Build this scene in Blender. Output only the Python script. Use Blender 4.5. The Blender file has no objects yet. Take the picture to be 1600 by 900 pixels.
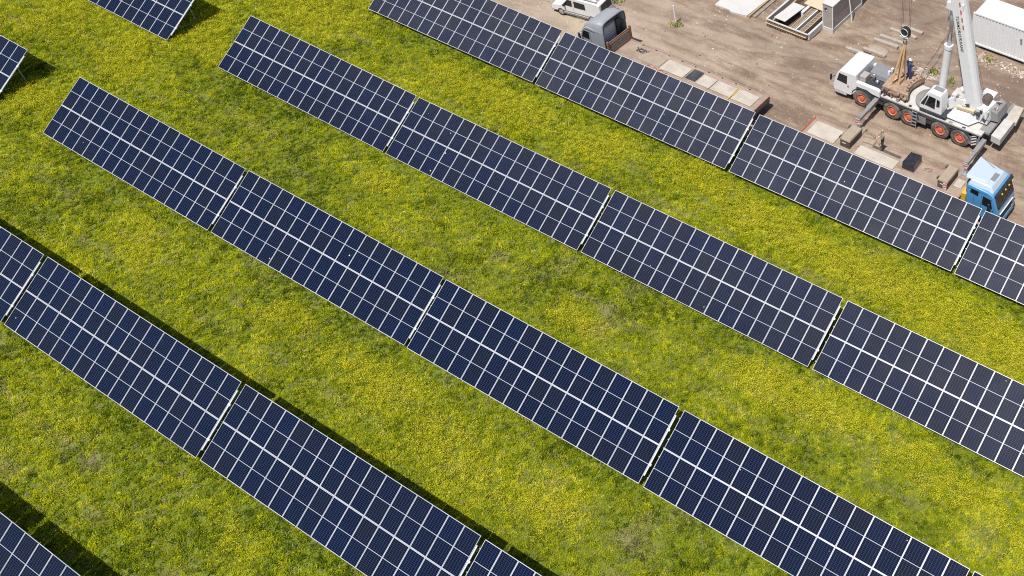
import bpy, math, random
import numpy as np
from mathutils import Vector, Matrix

# ------------------------------------------------------------------ camera, sky, sun, exposure
S = bpy.context.scene
COL = S.collection
cd = bpy.data.cameras.new('camera'); cam = bpy.data.objects.new('camera', cd); COL.objects.link(cam)
cam.location = (69.0087, -41.1728, 50.1649)
cam.rotation_euler = (0.7552698, -0.0303241, 0.5343749)
cd.sensor_width = 36.0; cd.lens = 1700.08 / 1600 * 36
cd.shift_x = (800 - 1385.41) / 1600; cd.shift_y = (381.92 - 450) / 1600
cd.clip_end = 3000; cd.clip_start = .5
S.camera = cam
SUNV = Vector((-0.05, 0.43, -1.0)).normalized()          # the way the light travels
w = bpy.data.worlds.new('World'); S.world = w; w.use_nodes = True
nt = w.node_tree; bg = nt.nodes['Background']
sky = nt.nodes.new('ShaderNodeTexSky'); sky.sky_type = 'NISHITA'; sky.sun_disc = False
sky.sun_elevation = math.asin(-SUNV.z); sky.sun_rotation = math.atan2(-SUNV.x, -SUNV.y)
sky.air_density = 1.0; sky.dust_density = 1.5; sky.ozone_density = 1.0
nt.links.new(sky.outputs[0], bg.inputs[0]); bg.inputs[1].default_value = 0.08
sl = bpy.data.lights.new('sun', 'SUN'); sl.energy = 4.3; sl.angle = math.radians(.5); sl.color = (1, .955, .89)
sun = bpy.data.objects.new('sun', sl); COL.objects.link(sun)
sun.rotation_euler = SUNV.to_track_quat('-Z', 'Y').to_euler(); sun.location = (20, -20, 60)
S.view_settings.view_transform = 'Standard'; S.view_settings.look = 'None'
S.view_settings.exposure = 0.27; S.view_settings.gamma = 1.0
S.render.engine = 'CYCLES'; S.cycles.use_denoising = False; S.cycles.filter_width = 1.1; S.cycles.max_bounces = 6; S.cycles.sample_clamp_indirect = 4

rng = np.random.default_rng(7); random.seed(7)

# ------------------------------------------------------------------ helpers
ORG = {}
def link(o): COL.objects.link(o); return o
def tag(o, label=None, cat=None, group=None, kind=None):
    if label: o['label'] = label
    if cat: o['category'] = cat
    if group: o['group'] = group
    if kind: o['kind'] = kind
    return o
def thing(name, label, cat, loc=(0, 0, 0), rot=(0, 0, 0), group=None):
    o = link(bpy.data.objects.new(name, None)); o.location = loc; o.rotation_euler = rot
    o.empty_display_size = .3
    ORG[o.name] = Vector(loc)
    return tag(o, label, cat, group)
def root_of(o):
    while o.parent: o = o.parent
    return o

class MB:
    """collects faces; build() links them as one mesh object"""
    def __init__(s): s.v = []; s.f = []; s.m = []
    def add(s, vs, fs, m=0):
        n = len(s.v); s.v += [tuple(p) for p in vs]; s.f += [tuple(i + n for i in f) for f in fs]; s.m += [m] * len(fs); return s
    def box(s, x0, x1, y0, y1, z0, z1, m=0):
        return s.add([(x0,y0,z0),(x1,y0,z0),(x1,y1,z0),(x0,y1,z0),(x0,y0,z1),(x1,y0,z1),(x1,y1,z1),(x0,y1,z1)],
                     [(0,3,2,1),(4,5,6,7),(0,1,5,4),(1,2,6,5),(2,3,7,6),(3,0,4,7)], m)
    def hexa(s, p, m=0):                                   # 8 points ordered like box()
        return s.add(p, [(0,3,2,1),(4,5,6,7),(0,1,5,4),(1,2,6,5),(2,3,7,6),(3,0,4,7)], m)
    def bar(s, a, b, wd, ht, m=0, up=(0, 0, 1)):            # box section from a to b
        a = Vector(a); b = Vector(b); d = (b - a).normalized(); u = Vector(up)
        if abs(d.dot(u)) > .98: u = Vector((0, 1, 0))
        sd = d.cross(u).normalized() * wd / 2; u = sd.cross(d).normalized() * ht / 2
        return s.hexa([a-sd-u, b-sd-u, b+sd-u, a+sd-u, a-sd+u, b-sd+u, b+sd+u, a+sd+u], m)
    def tube(s, a, b, r0, r1=None, n=12, m=0, caps=True):
        r1 = r0 if r1 is None else r1; a = Vector(a); b = Vector(b); d = (b - a).normalized()
        u = d.orthogonal().normalized(); q = d.cross(u); vs = []
        for c, r in ((a, r0), (b, r1)):
            for k in range(n):
                t = 2 * math.pi * k / n; vs.append(c + u * (r * math.cos(t)) + q * (r * math.sin(t)))
        fs = [(k, (k+1) % n, n + (k+1) % n, n + k) for k in range(n)]
        if caps: fs += [tuple(range(n))[::-1], tuple(range(n, 2*n))]
        return s.add(vs, fs, m)
    def prism(s, poly, ax, a, b, m=0):                     # closed 2d outline pushed along an axis from a to b
        n = len(poly)
        def P(q, t): return {'x': (t, q[0], q[1]), 'y': (q[0], t, q[1]), 'z': (q[0], q[1], t)}[ax]
        vs = [P(q, a) for q in poly] + [P(q, b) for q in poly]
        fs = [(k, (k+1) % n, n + (k+1) % n, n + k) for k in range(n)] + [tuple(range(n))[::-1], tuple(range(n, 2*n))]
        return s.add(vs, fs, m)
    def loft(s, rings, m=0, caps=True):
        n = len(rings[0]); vs = [p for r in rings for p in r]; fs = []
        for i in range(len(rings) - 1):
            fs += [(i*n+k, i*n+(k+1) % n, (i+1)*n+(k+1) % n, (i+1)*n+k) for k in range(n)]
        if caps: fs += [tuple(range(n))[::-1], tuple(range((len(rings)-1)*n, len(rings)*n))]
        return s.add(vs, fs, m)
    def lathe(s, prof, c, ax='y', n=24, m=0):              # prof = (radius, offset along the axis)
        rings = []
        for r, t in prof:
            ring = []
            for k in range(n):
                a = 2*math.pi*k/n; p = (r*math.cos(a), t, r*math.sin(a)) if ax == 'y' else (r*math.cos(a), r*math.sin(a), t)
                ring.append((c[0]+p[0], c[1]+p[1], c[2]+p[2]))
            rings.append(ring)
        n0 = len(s.f); s.loft(rings, m, False); mx = max(p[0] for p in prof); k = len(s.v) - len(rings)*n
        if 1e-3 < prof[0][0] < .5*mx: s.f.append(tuple(range(k, k+n))[::-1]); s.m.append(m)
        if 1e-3 < prof[-1][0] < .5*mx: s.f.append(tuple(range(len(s.v)-n, len(s.v)))); s.m.append(m)
        return s
    def mesh(s, name, mats, off=(0, 0, 0), smooth=False):
        me = bpy.data.meshes.new(name)
        me.from_pydata([(p[0]-off[0], p[1]-off[1], p[2]-off[2]) for p in s.v], [], s.f)
        for k in (mats if isinstance(mats, (list, tuple)) else [mats]): me.materials.append(k)
        me.polygons.foreach_set('material_index', s.m)
        import bmesh
        bm = bmesh.new(); bm.from_mesh(me); bmesh.ops.recalc_face_normals(bm, faces=bm.faces); bm.to_mesh(me); bm.free()
        if smooth: me.polygons.foreach_set('use_smooth', [True] * len(me.polygons))
        me.update(); return me
    def build(s, name, mats, parent=None, bev=0, seg=2, smooth=False, local=False):
        off = (0, 0, 0)
        if parent is not None and not local: off = ORG[root_of(parent).name]
        o = link(bpy.data.objects.new(name, s.mesh(name, mats, off, smooth or bev > 0)))
        if parent is not None: o.parent = parent
        if bev > 0:
            b = o.modifiers.new('bevel', 'BEVEL'); b.width = bev; b.segments = seg; b.limit_method = 'ANGLE'; b.angle_limit = math.radians(35); b.harden_normals = True
        return o

def single(name, mb, mats, label, cat, origin, group=None, bev=0, rotz=0, kind=None, smooth=False):
    """one-mesh thing, geometry in coordinates relative to origin"""
    o = link(bpy.data.objects.new(name, mb.mesh(name, mats, (0, 0, 0), smooth or bev > 0))); o.location = origin; o.rotation_euler[2] = rotz
    ORG[o.name] = Vector(origin)
    if bev:
        b = o.modifiers.new('bevel', 'BEVEL'); b.width = bev; b.segments = 2; b.limit_method = 'ANGLE'; b.angle_limit = math.radians(35); b.harden_normals = True
    return tag(o, label, cat, group, kind)

# ------------------------------------------------------------------ materials
def new_mat(name):
    m = bpy.data.materials.new(name); m.use_nodes = True; t = m.node_tree; return m, t, t.nodes['Principled BSDF']
def nd(t, kind, **kw):
    n = t.nodes.new(kind)
    for k, v in kw.items(): setattr(n, k, v)
    return n
def noise(t, co, scale, detail=4, rough=.55):
    n = nd(t, 'ShaderNodeTexNoise'); n.inputs['Scale'].default_value = scale; n.inputs['Detail'].default_value = detail
    n.inputs['Roughness'].default_value = rough; t.links.new(co, n.inputs['Vector']); return n.outputs['Fac']
def ramp(t, fac, stops):
    r = nd(t, 'ShaderNodeValToRGB'); e = r.color_ramp.elements
    while len(e) < len(stops): e.new(.5)
    for el, (p, c) in zip(e, stops): el.position = p; el.color = (*c, 1) if len(c) == 3 else c
    t.links.new(fac, r.inputs[0]); return r.outputs[0]
def mix(t, fac, a, b, mode='MIX'):
    n = nd(t, 'ShaderNodeMix', data_type='RGBA', blend_type=mode)
    for sck, v in ((n.inputs[0], fac), (n.inputs[6], a), (n.inputs[7], b)):
        if hasattr(v, 'is_output'): t.links.new(v, sck)
        elif isinstance(v, (int, float)): sck.default_value = v
        else: sck.default_value = (*v, 1)
    return n.outputs[2]
def math_(t, op, a, b=0.0, c=None):
    n = nd(t, 'ShaderNodeMath', operation=op)
    for i, v in enumerate((a, b) if c is None else (a, b, c)):
        if hasattr(v, 'is_output'): t.links.new(v, n.inputs[i])
        else: n.inputs[i].default_value = v
    return n.outputs[0]
def bump(t, b, h, strength, dist=.05):
    n = nd(t, 'ShaderNodeBump'); n.inputs['Strength'].default_value = strength; n.inputs['Distance'].default_value = dist
    t.links.new(h, n.inputs['Height']); t.links.new(n.outputs[0], b.inputs['Normal'])
def pm(name, col, rough=.5, metal=0.0, dirt=.25, dcol=(.25, .20, .15), scale=1.6, bmp=0.0, coat=0.0):
    """painted or bare surface with uneven grime"""
    m, t, b = new_mat(name)
    co = nd(t, 'ShaderNodeNewGeometry').outputs['Position']
    f = noise(t, co, scale, 6, .62); g = noise(t, co, scale * 9, 3)
    k = math_(t, 'MULTIPLY', ramp(t, f, [(.42, (0, 0, 0)), (.75, (1, 1, 1))]), dirt)
    c = mix(t, k, col, dcol)
    c = mix(t, math_(t, 'MULTIPLY', math_(t, 'SUBTRACT', g, .4), .5 * dirt + .08), c, tuple(x * .35 for x in col))
    t.links.new(c, b.inputs['Base Color'])
    b.inputs['Roughness'].default_value = rough; b.inputs['Metallic'].default_value = metal
    b.inputs['Coat Weight'].default_value = coat
    if bmp: bump(t, b, g, bmp, .02)
    return m
M = {}
M['white'] = pm('white_paint', (.74, .745, .75), .4, 0, .14, (.45, .38, .30))
M['white_dirty'] = pm('dusty_white_paint', (.56, .55, .53), .5, 0, .5, (.36, .29, .23))
M['dark'] = pm('dark_grey_paint', (.035, .042, .055), .5, 0, .35, (.22, .18, .14))
M['grey'] = pm('grey_paint', (.20, .21, .23), .5, 0, .4, (.30, .25, .2))
M['midgrey'] = pm('dusty_grey_steel', (.27, .27, .275), .55, .2, .5, (.42, .35, .28))
M['black'] = pm('black_rubbery', (.015, .015, .017), .6, 0, .25, (.12, .1, .08))
M['tyre'] = pm('dusty_tyre_rubber', (.085, .08, .075), .9, 0, .9, (.32, .28, .24), 2.5, .3)
M['orange'] = pm('orange_red_rim', (.60, .15, .085), .6, 0, .6, (.46, .29, .21), 3)
M['glass'] = pm('dark_window_glass', (.012, .016, .02), .06, 0, .05, (.1, .1, .1))
M['blue'] = pm('sky_blue_paint', (.085, .30, .60), .32, 0, .10, (.3, .35, .4), 1.6, 0, .5)
M['paleblue'] = pm('pale_blue_paint', (.44, .52, .60), .4, 0, .15, (.5, .5, .5))
M['silver'] = pm('silver_grey_paint', (.29, .31, .34), .5, .0, .15, (.4, .36, .3))
M['rust'] = pm('rust_red_steel', (.23, .10, .07), .75, 0, .8, (.33, .25, .19), 3, .2)
M['bed'] = pm('dusty_trailer_boards', (.37, .285, .225), .85, 0, .8, (.20, .145, .11), 1.3, .3)
M['bed_rust'] = pm('dusty_rusty_rail', (.34, .25, .19), .85, 0, .8, (.24, .12, .08), 2.2, .3)
M['plate'] = pm('pale_concrete_plate', (.50, .455, .39), .8, 0, .6, (.31, .25, .20), 1.2, .2)
M['tan'] = pm('tan_dusty_weight', (.36, .295, .22), .8, 0, .6, (.25, .19, .14), 3, .3)
M['brown'] = pm('dark_brown_weight', (.075, .058, .048), .7, 0, .5, (.25, .19, .15), 3, .3)
M['mud'] = pm('mud_caked_steel', (.40, .28, .20), .9, 0, .75, (.16, .10, .075), 3.5, .5)
M['mud_dark'] = pm('dark_mud', (.10, .065, .05), .9, 0, .6, (.3, .2, .15), 4, .4)
M['film'] = pm('black_stretch_film', (.02, .022, .03), .18, 0, .3, (.1, .1, .12), 5, .4)
M['wood'] = pm('sawn_timber', (.50, .36, .21), .75, 0, .35, (.35, .24, .15), 3, .2)
M['oldwood'] = pm('weathered_timber', (.30, .25, .21), .85, 0, .7, (.15, .115, .09), 4, .4)
M['sleeper'] = pm('weathered_sleeper_wood', (.42, .37, .32), .85, 0, .6, (.2, .155, .12), 4, .4)
M['ply'] = pm('pale_plywood', (.58, .48, .33), .7, 0, .2, (.5, .38, .24))
M['greywood'] = pm('grey_shuttering_board', (.34, .305, .28), .7, 0, .7, (.46, .41, .37), 1.5, .2)
M['concrete'] = pm('pale_concrete', (.55, .545, .53), .85, 0, .35, (.42, .36, .30), 1.2, .2)
M['red'] = pm('red_marking', (.55, .05, .05), .5, 0, .2)
M['yellow'] = pm('yellow_paint', (.75, .45, .03), .5, 0, .3)
M['sling'] = pm('beige_textile_sling', (.58, .36, .18), .8, 0, .3)
M['rope'] = pm('steel_rope', (.16, .12, .10), .6, .3, .2)
M['galv'] = pm('galvanised_steel', (.33, .35, .38), .5, .35, .2, (.3, .3, .3))
M['alu'] = pm('white_anodised_frame', (.66, .68, .72), .4, .1, .08, (.6, .6, .6))
M['back'] = pm('white_backsheet', (.45, .48, .55), .25, 0, .05, (.6, .6, .6))
M['skin'] = pm('skin', (.55, .33, .24), .6, 0, 0)
M['khaki'] = pm('khaki_shirt', (.26, .23, .14), .85, 0, .2)
M['trouser'] = pm('black_trousers', (.018, .018, .024), .85, 0, .2)
M['bluework'] = pm('blue_workwear', (.025, .05, .16), .85, 0, .2)
M['helmet'] = pm('white_helmet', (.7, .7, .68), .35, 0, .1)
M['chrome'] = pm('steel_bright', (.6, .6, .62), .3, .8, .2)

def cells_mat():
    m, t, b = new_mat('half_cut_solar_cells')
    tc = nd(t, 'ShaderNodeTexCoord'); sp = nd(t, 'ShaderNodeSeparateXYZ'); t.links.new(tc.outputs['Object'], sp.inputs[0])
    oi = nd(t, 'ShaderNodeObjectInfo')
    def line(ax, n, ext, wd):
        u = math_(t, 'MULTIPLY_ADD', sp.outputs[ax], n / ext, n / 2 + 50)
        fr = math_(t, 'FRACT', u); d = math_(t, 'ABSOLUTE', math_(t, 'SUBTRACT', fr, .5))
        return math_(t, 'GREATER_THAN', d, .5 - wd), math_(t, 'FLOOR', u)
    lx, ix = line(0, 6, PW, .026); ly, iy = line(1, 12, PH, .035)
    ln = math_(t, 'MAXIMUM', lx, math_(t, 'MULTIPLY', ly, .8))
    cv = nd(t, 'ShaderNodeCombineXYZ'); t.links.new(ix, cv.inputs[0]); t.links.new(math_(t, 'MULTIPLY_ADD', oi.outputs['Random'], 97.0, iy), cv.inputs[1])
    wn = nd(t, 'ShaderNodeTexWhiteNoise'); t.links.new(cv.outputs[0], wn.inputs['Vector'])
    c = ramp(t, oi.outputs['Random'], [(0, (.0011, .0046, .024)), (.3, (.0009, .0036, .017)), (.6, (.0020, .0044, .017)), (.85, (.0034, .0050, .014)), (1, (.0046, .0054, .012))])
    c = mix(t, math_(t, 'MULTIPLY', wn.outputs['Value'], .30), c, (.002, .008, .036))
    c = mix(t, math_(t, 'MULTIPLY', ln, .60), c, (.10, .135, .22))
    # grey sky reflection painted into the cell colour, with some uneven dust
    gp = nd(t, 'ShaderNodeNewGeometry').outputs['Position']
    sg = nd(t, 'ShaderNodeSeparateXYZ'); t.links.new(gp, sg.inputs[0])                  # painted reflection and dust grow stronger towards the yard
    refl_rng = nd(t, 'ShaderNodeMapRange'); t.links.new(math_(t, 'MULTIPLY_ADD', sg.outputs[0], .12, sg.outputs[1]), refl_rng.inputs[0])
    refl_rng.inputs[1].default_value = -11; refl_rng.inputs[2].default_value = 9; refl_rng.inputs[3].default_value = .001; refl_rng.inputs[4].default_value = .078
    refl_dust = math_(t, 'MULTIPLY', math_(t, 'MULTIPLY_ADD', noise(t, gp, .5, 5, .6), 1.4, .3), refl_rng.outputs[0])
    c = mix(t, refl_dust, c, (.40, .385, .37))
    vo = nd(t, 'ShaderNodeTexVoronoi'); vo.inputs['Scale'].default_value = 1.15; t.links.new(gp, vo.inputs['Vector'])      # a few bird droppings
    c = mix(t, math_(t, 'LESS_THAN', vo.outputs['Distance'], math_(t, 'MULTIPLY_ADD', noise(t, gp, 1.3, 2), .35, -.175)), c, (.55, .55, .52))
    t.links.new(c, b.inputs['Base Color'])
    t.links.new(math_(t, 'MULTIPLY_ADD', noise(t, gp, .9, 3), .10, .09), b.inputs['Roughness'])
    b.inputs['IOR'].default_value = 1.34; b.inputs['Specular IOR Level'].default_value = .35
    return m

# ------------------------------------------------------------------ lattice noise for building the ground
def vnoise(x, y, scale, seed, octaves=3):
    out = np.zeros_like(x); amp = 1.0; tot = 0
    for o in range(octaves):
        g = np.random.default_rng(seed + o * 31).random((256, 256)); u = x / scale * 2**o + 57.3; v = y / scale * 2**o + 91.7
        i = np.floor(u).astype(int); j = np.floor(v).astype(int); fu = u - i; fv = v - j
        fu = fu*fu*(3-2*fu); fv = fv*fv*(3-2*fv); i %= 256; j %= 256; i1 = (i+1) % 256; j1 = (j+1) % 256
        out += amp * ((g[i, j]*(1-fu)+g[i1, j]*fu)*(1-fv) + (g[i, j1]*(1-fu)+g[i1, j1]*fu)*fv); tot += amp; amp *= .5
    return out / tot
YEL = [(-10.6,-8.1,2.2,1),(-18.1,-12.5,2.5,.8),(-9.9,-13.3,2,.9),(-11.7,-19.7,1.6,.9),(-5.3,-9.9,1.5,.9),(-4.7,-2.5,2,.9),(-.9,-.8,2,.8),(10.4,-2,1.6,.8),(14.3,-2.1,1.8,.9),(18.4,-2.5,1.6,.8),(27.3,-.8,1.4,.8),(31.8,-1,1.5,1),(35.2,-1.3,1.3,.9),(39,-2.4,1.8,.9),(43.6,-2.8,1.8,.8),(47.5,-2.2,1.6,1),(50.8,-2.6,1.8,1),(54.6,-3.1,2,1),(57.3,-3.6,1.6,1),(45.6,-12.5,1.5,1),(47.9,-12.4,1.4,.9),(50.7,-12.4,1.4,.8),(33.7,-14.5,1.5,.9),(15.4,-12.9,1,.9),(17.6,-19.8,1,.5),(19.6,-23.3,1.3,.6),(28.2,-23.9,1.6,.8),(33.7,-24.9,1.6,.6),(41.7,-24.9,1.5,.8),(6.5,-23.6,1.8,.5),(16.9,-34.8,1.6,.4),(29.3,-33.7,1.6,.3),(58.9,-13,1.6,.7),(62.5,-14.2,1.3,.7),(55.3,-12,1.5,.6),(37.6,-25.6,1.5,.5),(25,-23.8,1.3,.5),(19.5,-31.8,1.5,.3),(24.9,-2.7,1.4,.5),(23.3,-5.3,1.2,.4)]
GRN = [(11.5,-14.2,3,.8),(5.6,-13.5,2,.5),(31,-12.6,2.5,.7),(39.6,-14.7,2.5,.6),(49.3,-17.1,3,.7),(19.4,-13.4,1.5,.3),(26.1,-15.1,2.5,.4),(48.7,-21.8,2.5,.6),(54.2,-16.7,2,.4),(4.4,-1.3,1.5,.6),(26.1,-18.1,2,.5),(13,-25.1,2,.3)]
DRY = [(19,-35.1,.8,1),(17,-35.2,.6,.8),(11.8,-12.3,.5,.8),(32.2,-16,.5,.3),(34.8,-13.2,.6,.6),(35.8,-13.8,.8,.5),(9.6,-23.6,.5,.4),(30.8,-21.7,.6,.5),(21.8,-5.5,.5,.5),(45.9,-24,1.5,.5),(46.9,-21.7,1.2,.4),(52.4,-13.3,.6,.7),(54,-11.8,.5,.8),(43.4,-11.5,.4,.7),(60.8,-14.4,1,.4),(29.2,-29,.6,.4),(32.4,-28.9,.6,.4),(6.2,-25.5,.6,.5),(39.6,-29.4,.6,.5),(16,-37.6,.8,.6),(-3.7,-10.2,.5,.5),(-9.7,-20.5,.4,.5),(24.4,-35.5,.7,.4),(28.8,-36.2,.6,.4)]
def blobs(x, y, L, q=1.0):
    o = np.zeros_like(x)
    for bx, by, r, s in L: o += s * np.exp(-(((x-bx)/(r*1.45*q))**2 + ((y-by)/(r*.9*q))**2))
    return o
def flower_field(x, y):
    n = vnoise(x, y, 2.6, 3, 4); n2 = vnoise(x, y, .55, 17, 2)
    f = np.clip(1.25 * blobs(x, y, YEL), 0, 1.4) * (.35 + 1.3 * n) + .24 * np.clip(n - .47, 0, 1) * 2 - .45 * blobs(x, y, GRN)
    return np.clip(f * (.35 + 1.3 * n2) - .6 * blobs(x, y, DRY) - .3*edge_strip(x, y), 0, 1.4)
def edge_strip(x, y):
    o = np.zeros_like(x)                                   # darker green strip with fewer flowers along each table's low edge
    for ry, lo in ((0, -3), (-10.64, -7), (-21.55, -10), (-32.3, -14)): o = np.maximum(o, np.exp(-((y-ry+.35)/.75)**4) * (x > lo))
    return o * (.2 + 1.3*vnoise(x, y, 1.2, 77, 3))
def wheel_lines(x, y):
    o = np.zeros_like(x); wy = y + .5*(vnoise(x, y, 6, 12, 2)-.5)   # worn tracks of the mower along each aisle
    for ry in (-2.7, -13.3, -24.1, -35.2, -46): 
        for d in (0, -1.75): o = np.maximum(o, np.exp(-((wy-ry-d)/.28)**2))
    return o * np.clip(3.2*vnoise(x, y, 1.5, 111, 4) - 1.6, 0, 1) * .45
def dry_field(x, y):
    n = vnoise(x, y, 1.7, 43, 4)
    return np.clip(1.1 * blobs(x, y, DRY, .62) * (-.3 + 1.6 * vnoise(x, y, .35, 5, 2)) + 2.0 * np.clip(n - .67, 0, 1) * (2*vnoise(x, y, .3, 6, 2)-.3) + wheel_lines(x, y), 0, 1)
def height(x, y): return .10 * (vnoise(x, y, 4, 61, 3) - .5) + .05 * (vnoise(x, y, .6, 71, 2) - .5)

def grid_mesh(name, x0, x1, y0, y1, step, mat, hfun, attrs, base=0):
    nx = int((x1-x0)/step)+1; ny = int((y1-y0)/step)+1
    X, Y = np.meshgrid(np.linspace(x0, x1, nx), np.linspace(y0, y1, ny)); X = X.ravel(); Y = Y.ravel()
    Z = hfun(X, Y) + base
    i = np.arange(nx*ny).reshape(ny, nx); q = np.stack([i[:-1,:-1], i[:-1,1:], i[1:,1:], i[1:,:-1]], -1).reshape(-1, 4)
    me = bpy.data.meshes.new(name); me.vertices.add(nx*ny); me.vertices.foreach_set('co', np.stack([X, Y, Z], 1).ravel())
    me.loops.add(q.size); me.loops.foreach_set('vertex_index', q.ravel()); me.polygons.add(len(q))
    me.polygons.foreach_set('loop_start', np.arange(0, q.size, 4)); me.polygons.foreach_set('use_smooth', [True]*len(q))
    me.update(calc_edges=True)
    for k, fn in attrs.items():
        a = me.attributes.new(k, 'FLOAT', 'POINT'); a.data.foreach_set('value', fn(X, Y).astype(np.float32))
    me.materials.append(mat); o = link(bpy.data.objects.new(name, me)); return o
def attr(t, name, kind='GEOMETRY'):
    a = nd(t, 'ShaderNodeAttribute', attribute_type=kind); a.attribute_name = name; return a.outputs['Fac']

# far ground, a wide sheet under everything
m, t, b = new_mat('distant_ground'); co = nd(t, 'ShaderNodeNewGeometry').outputs['Position']
t.links.new(ramp(t, noise(t, co, .08, 6), [(.3, (.06, .075, .02)), (.5, (.13, .13, .035)), (.7, (.22, .17, .1))]), b.inputs['Base Color']); b.inputs['Roughness'].default_value = 1
tag(single('ground', MB().add([(-1500,-1500,0),(1500,-1500,0),(1500,1500,0),(-1500,1500,0)], [(0,1,2,3)]), m, None, None, (0, 0, -.35)), kind='structure')
# meadow soil
m, t, b = new_mat('meadow_soil'); co = nd(t, 'ShaderNodeNewGeometry').outputs['Position']
c = ramp(t, noise(t, co, 7, 6, .7), [(.3, (.05, .075, .006)), (.5, (.13, .165, .010)), (.7, (.24, .26, .02))])
c = mix(t, math_(t, 'MULTIPLY', attr(t, 'dry'), .8), c, ramp(t, noise(t, co, 9, 4), [(.3, (.16, .12, .07)), (.7, (.36, .29, .19))]))
t.links.new(c, b.inputs['Base Color']); b.inputs['Roughness'].default_value = 1; bump(t, b, noise(t, co, 14, 5), .8, .06)
tag(grid_mesh('meadow', -48, 84, -64, 4.4, .4, m, height, {'dry': dry_field}), kind='structure')
# dirt yard with wheel ruts
TR = [([(10,8.9),(20,8.75),(34,9.0),(50,9.3),(66,9.9)], .34), ([(10,10.3),(22,10.3),(36,10.2),(52,10.1),(66,10.4)], .36),
      ([(9,10.2),(18,11.2),(26,12.6),(33,15),(38,20),(41,28)], .42), ([(9,12.1),(17,13.1),(25,14.6),(31,17),(36,21.5),(39,30)], .42),
      ([(20,9.6),(28,10.6),(35,13),(40,17),(43,21)], .3), ([(19,11.4),(27,12.2),(33,14.4),(38,18),(41,22)], .3), ([(31,14.4),(37,15.2),(44,18.6),(56,19.5)], .34), ([(30,16.4),(36,17.2),(43,20.2),(56,21)], .3), ([(47,7.9),(54,8.2),(66,8.6)], .35), ([(20,14.4),(28,14.2),(34,15.8),(48,16.2)], .3)]
def seg_d(X, Y, a, b):
    dx, dy = b[0]-a[0], b[1]-a[1]; L2 = dx*dx+dy*dy; u = np.clip(((X-a[0])*dx+(Y-a[1])*dy)/L2, 0, 1); return np.hypot(X-a[0]-u*dx, Y-a[1]-u*dy)
def track(X, Y):
    o = np.zeros_like(X); wx = X + .5*(vnoise(X, Y, 3, 9, 2)-.5); wy = Y + .5*(vnoise(X, Y, 3, 10, 2)-.5)
    for pl, wd in TR:
        d = np.full_like(X, 99.)
        for a, b2 in zip(pl[:-1], pl[1:]): d = np.minimum(d, seg_d(wx, wy, a, b2))
        o = np.maximum(o, np.exp(-(d/wd)**4) - .5*np.exp(-((d-wd*1.5)/(.35*wd))**2))
    return o * (.35 + .9*vnoise(X, Y, 2.2, 29, 3))
def yard_h(X, Y): return .16*(vnoise(X, Y, 3.2, 81, 3)-.5) + .15*(vnoise(X, Y, .5, 91, 3)-.5) - .10*track(X, Y)
m, t, b = new_mat('dry_yard_dirt'); co = nd(t, 'ShaderNodeNewGeometry').outputs['Position']
mp = nd(t, 'ShaderNodeMapping'); mp.inputs['Scale'].default_value = (.35, 1.5, 1); mp.inputs['Rotation'].default_value = (0, 0, .06); t.links.new(co, mp.inputs['Vector'])
c = ramp(t, noise(t, co, .33, 7, .62), [(.30, (.17, .113, .076)), (.44, (.275, .196, .138)), (.58, (.39, .297, .217)), (.74, (.49, .392, .296))])
c = mix(t, math_(t, 'MULTIPLY', ramp(t, noise(t, mp.outputs[0], 1.6, 6, .65), [(.42, (1, 1, 1)), (.6, (0, 0, 0))]), .55), c, (.14, .095, .07))
c = mix(t, math_(t, 'MULTIPLY', ramp(t, noise(t, co, 5, 6, .7), [(.55, (0, 0, 0)), (.8, (1, 1, 1))]), .55), c, (.49, .415, .335))
c = mix(t, math_(t, 'MULTIPLY', ramp(t, noise(t, co, 11, 4, .7), [(.30, (1, 1, 1)), (.46, (0, 0, 0))]), .6), c, (.115, .078, .057))
c = mix(t, math_(t, 'MULTIPLY', attr(t, 'track'), .5), c, (.40, .325, .25))
c = mix(t, attr(t, 'damp'), c, (.17, .12, .092)); c = mix(t, attr(t, 'pale'), c, (.47, .39, .305))
t.links.new(c, b.inputs['Base Color']); b.inputs['Roughness'].default_value = 1; bump(t, b, noise(t, co, 13, 7, .75), 0.85, .08)
def damp(X, Y):
    e = np.exp(-((X-47)/6)**2 - ((Y-18.3)/2.6)**2)*.9 + np.exp(-((X-36)/5)**2-((Y-23)/4)**2)*.5 + np.exp(-((X-33)/4)**2-((Y-13)/1.6)**2)*.45 + np.exp(-((X-25.5)/4)**2-((Y-14.3)/1.0)**2)*.35
    return np.clip(e*(.2+1.3*vnoise(X, Y, 1.6, 55, 3)), 0, .8)
tag(grid_mesh('dirt_yard', 2, 72, 3.7, 44, .14, m, yard_h, {'track': lambda X, Y: np.clip(track(X, Y), 0, 1), 'damp': damp, 'pale': lambda X, Y: np.clip(np.exp(-((X-14)/9)**2-((Y-8)/4.5)**2)*(.1+1.1*vnoise(X, Y, 1.9, 101, 4)), 0, .75)}, .03), kind='structure')

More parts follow.
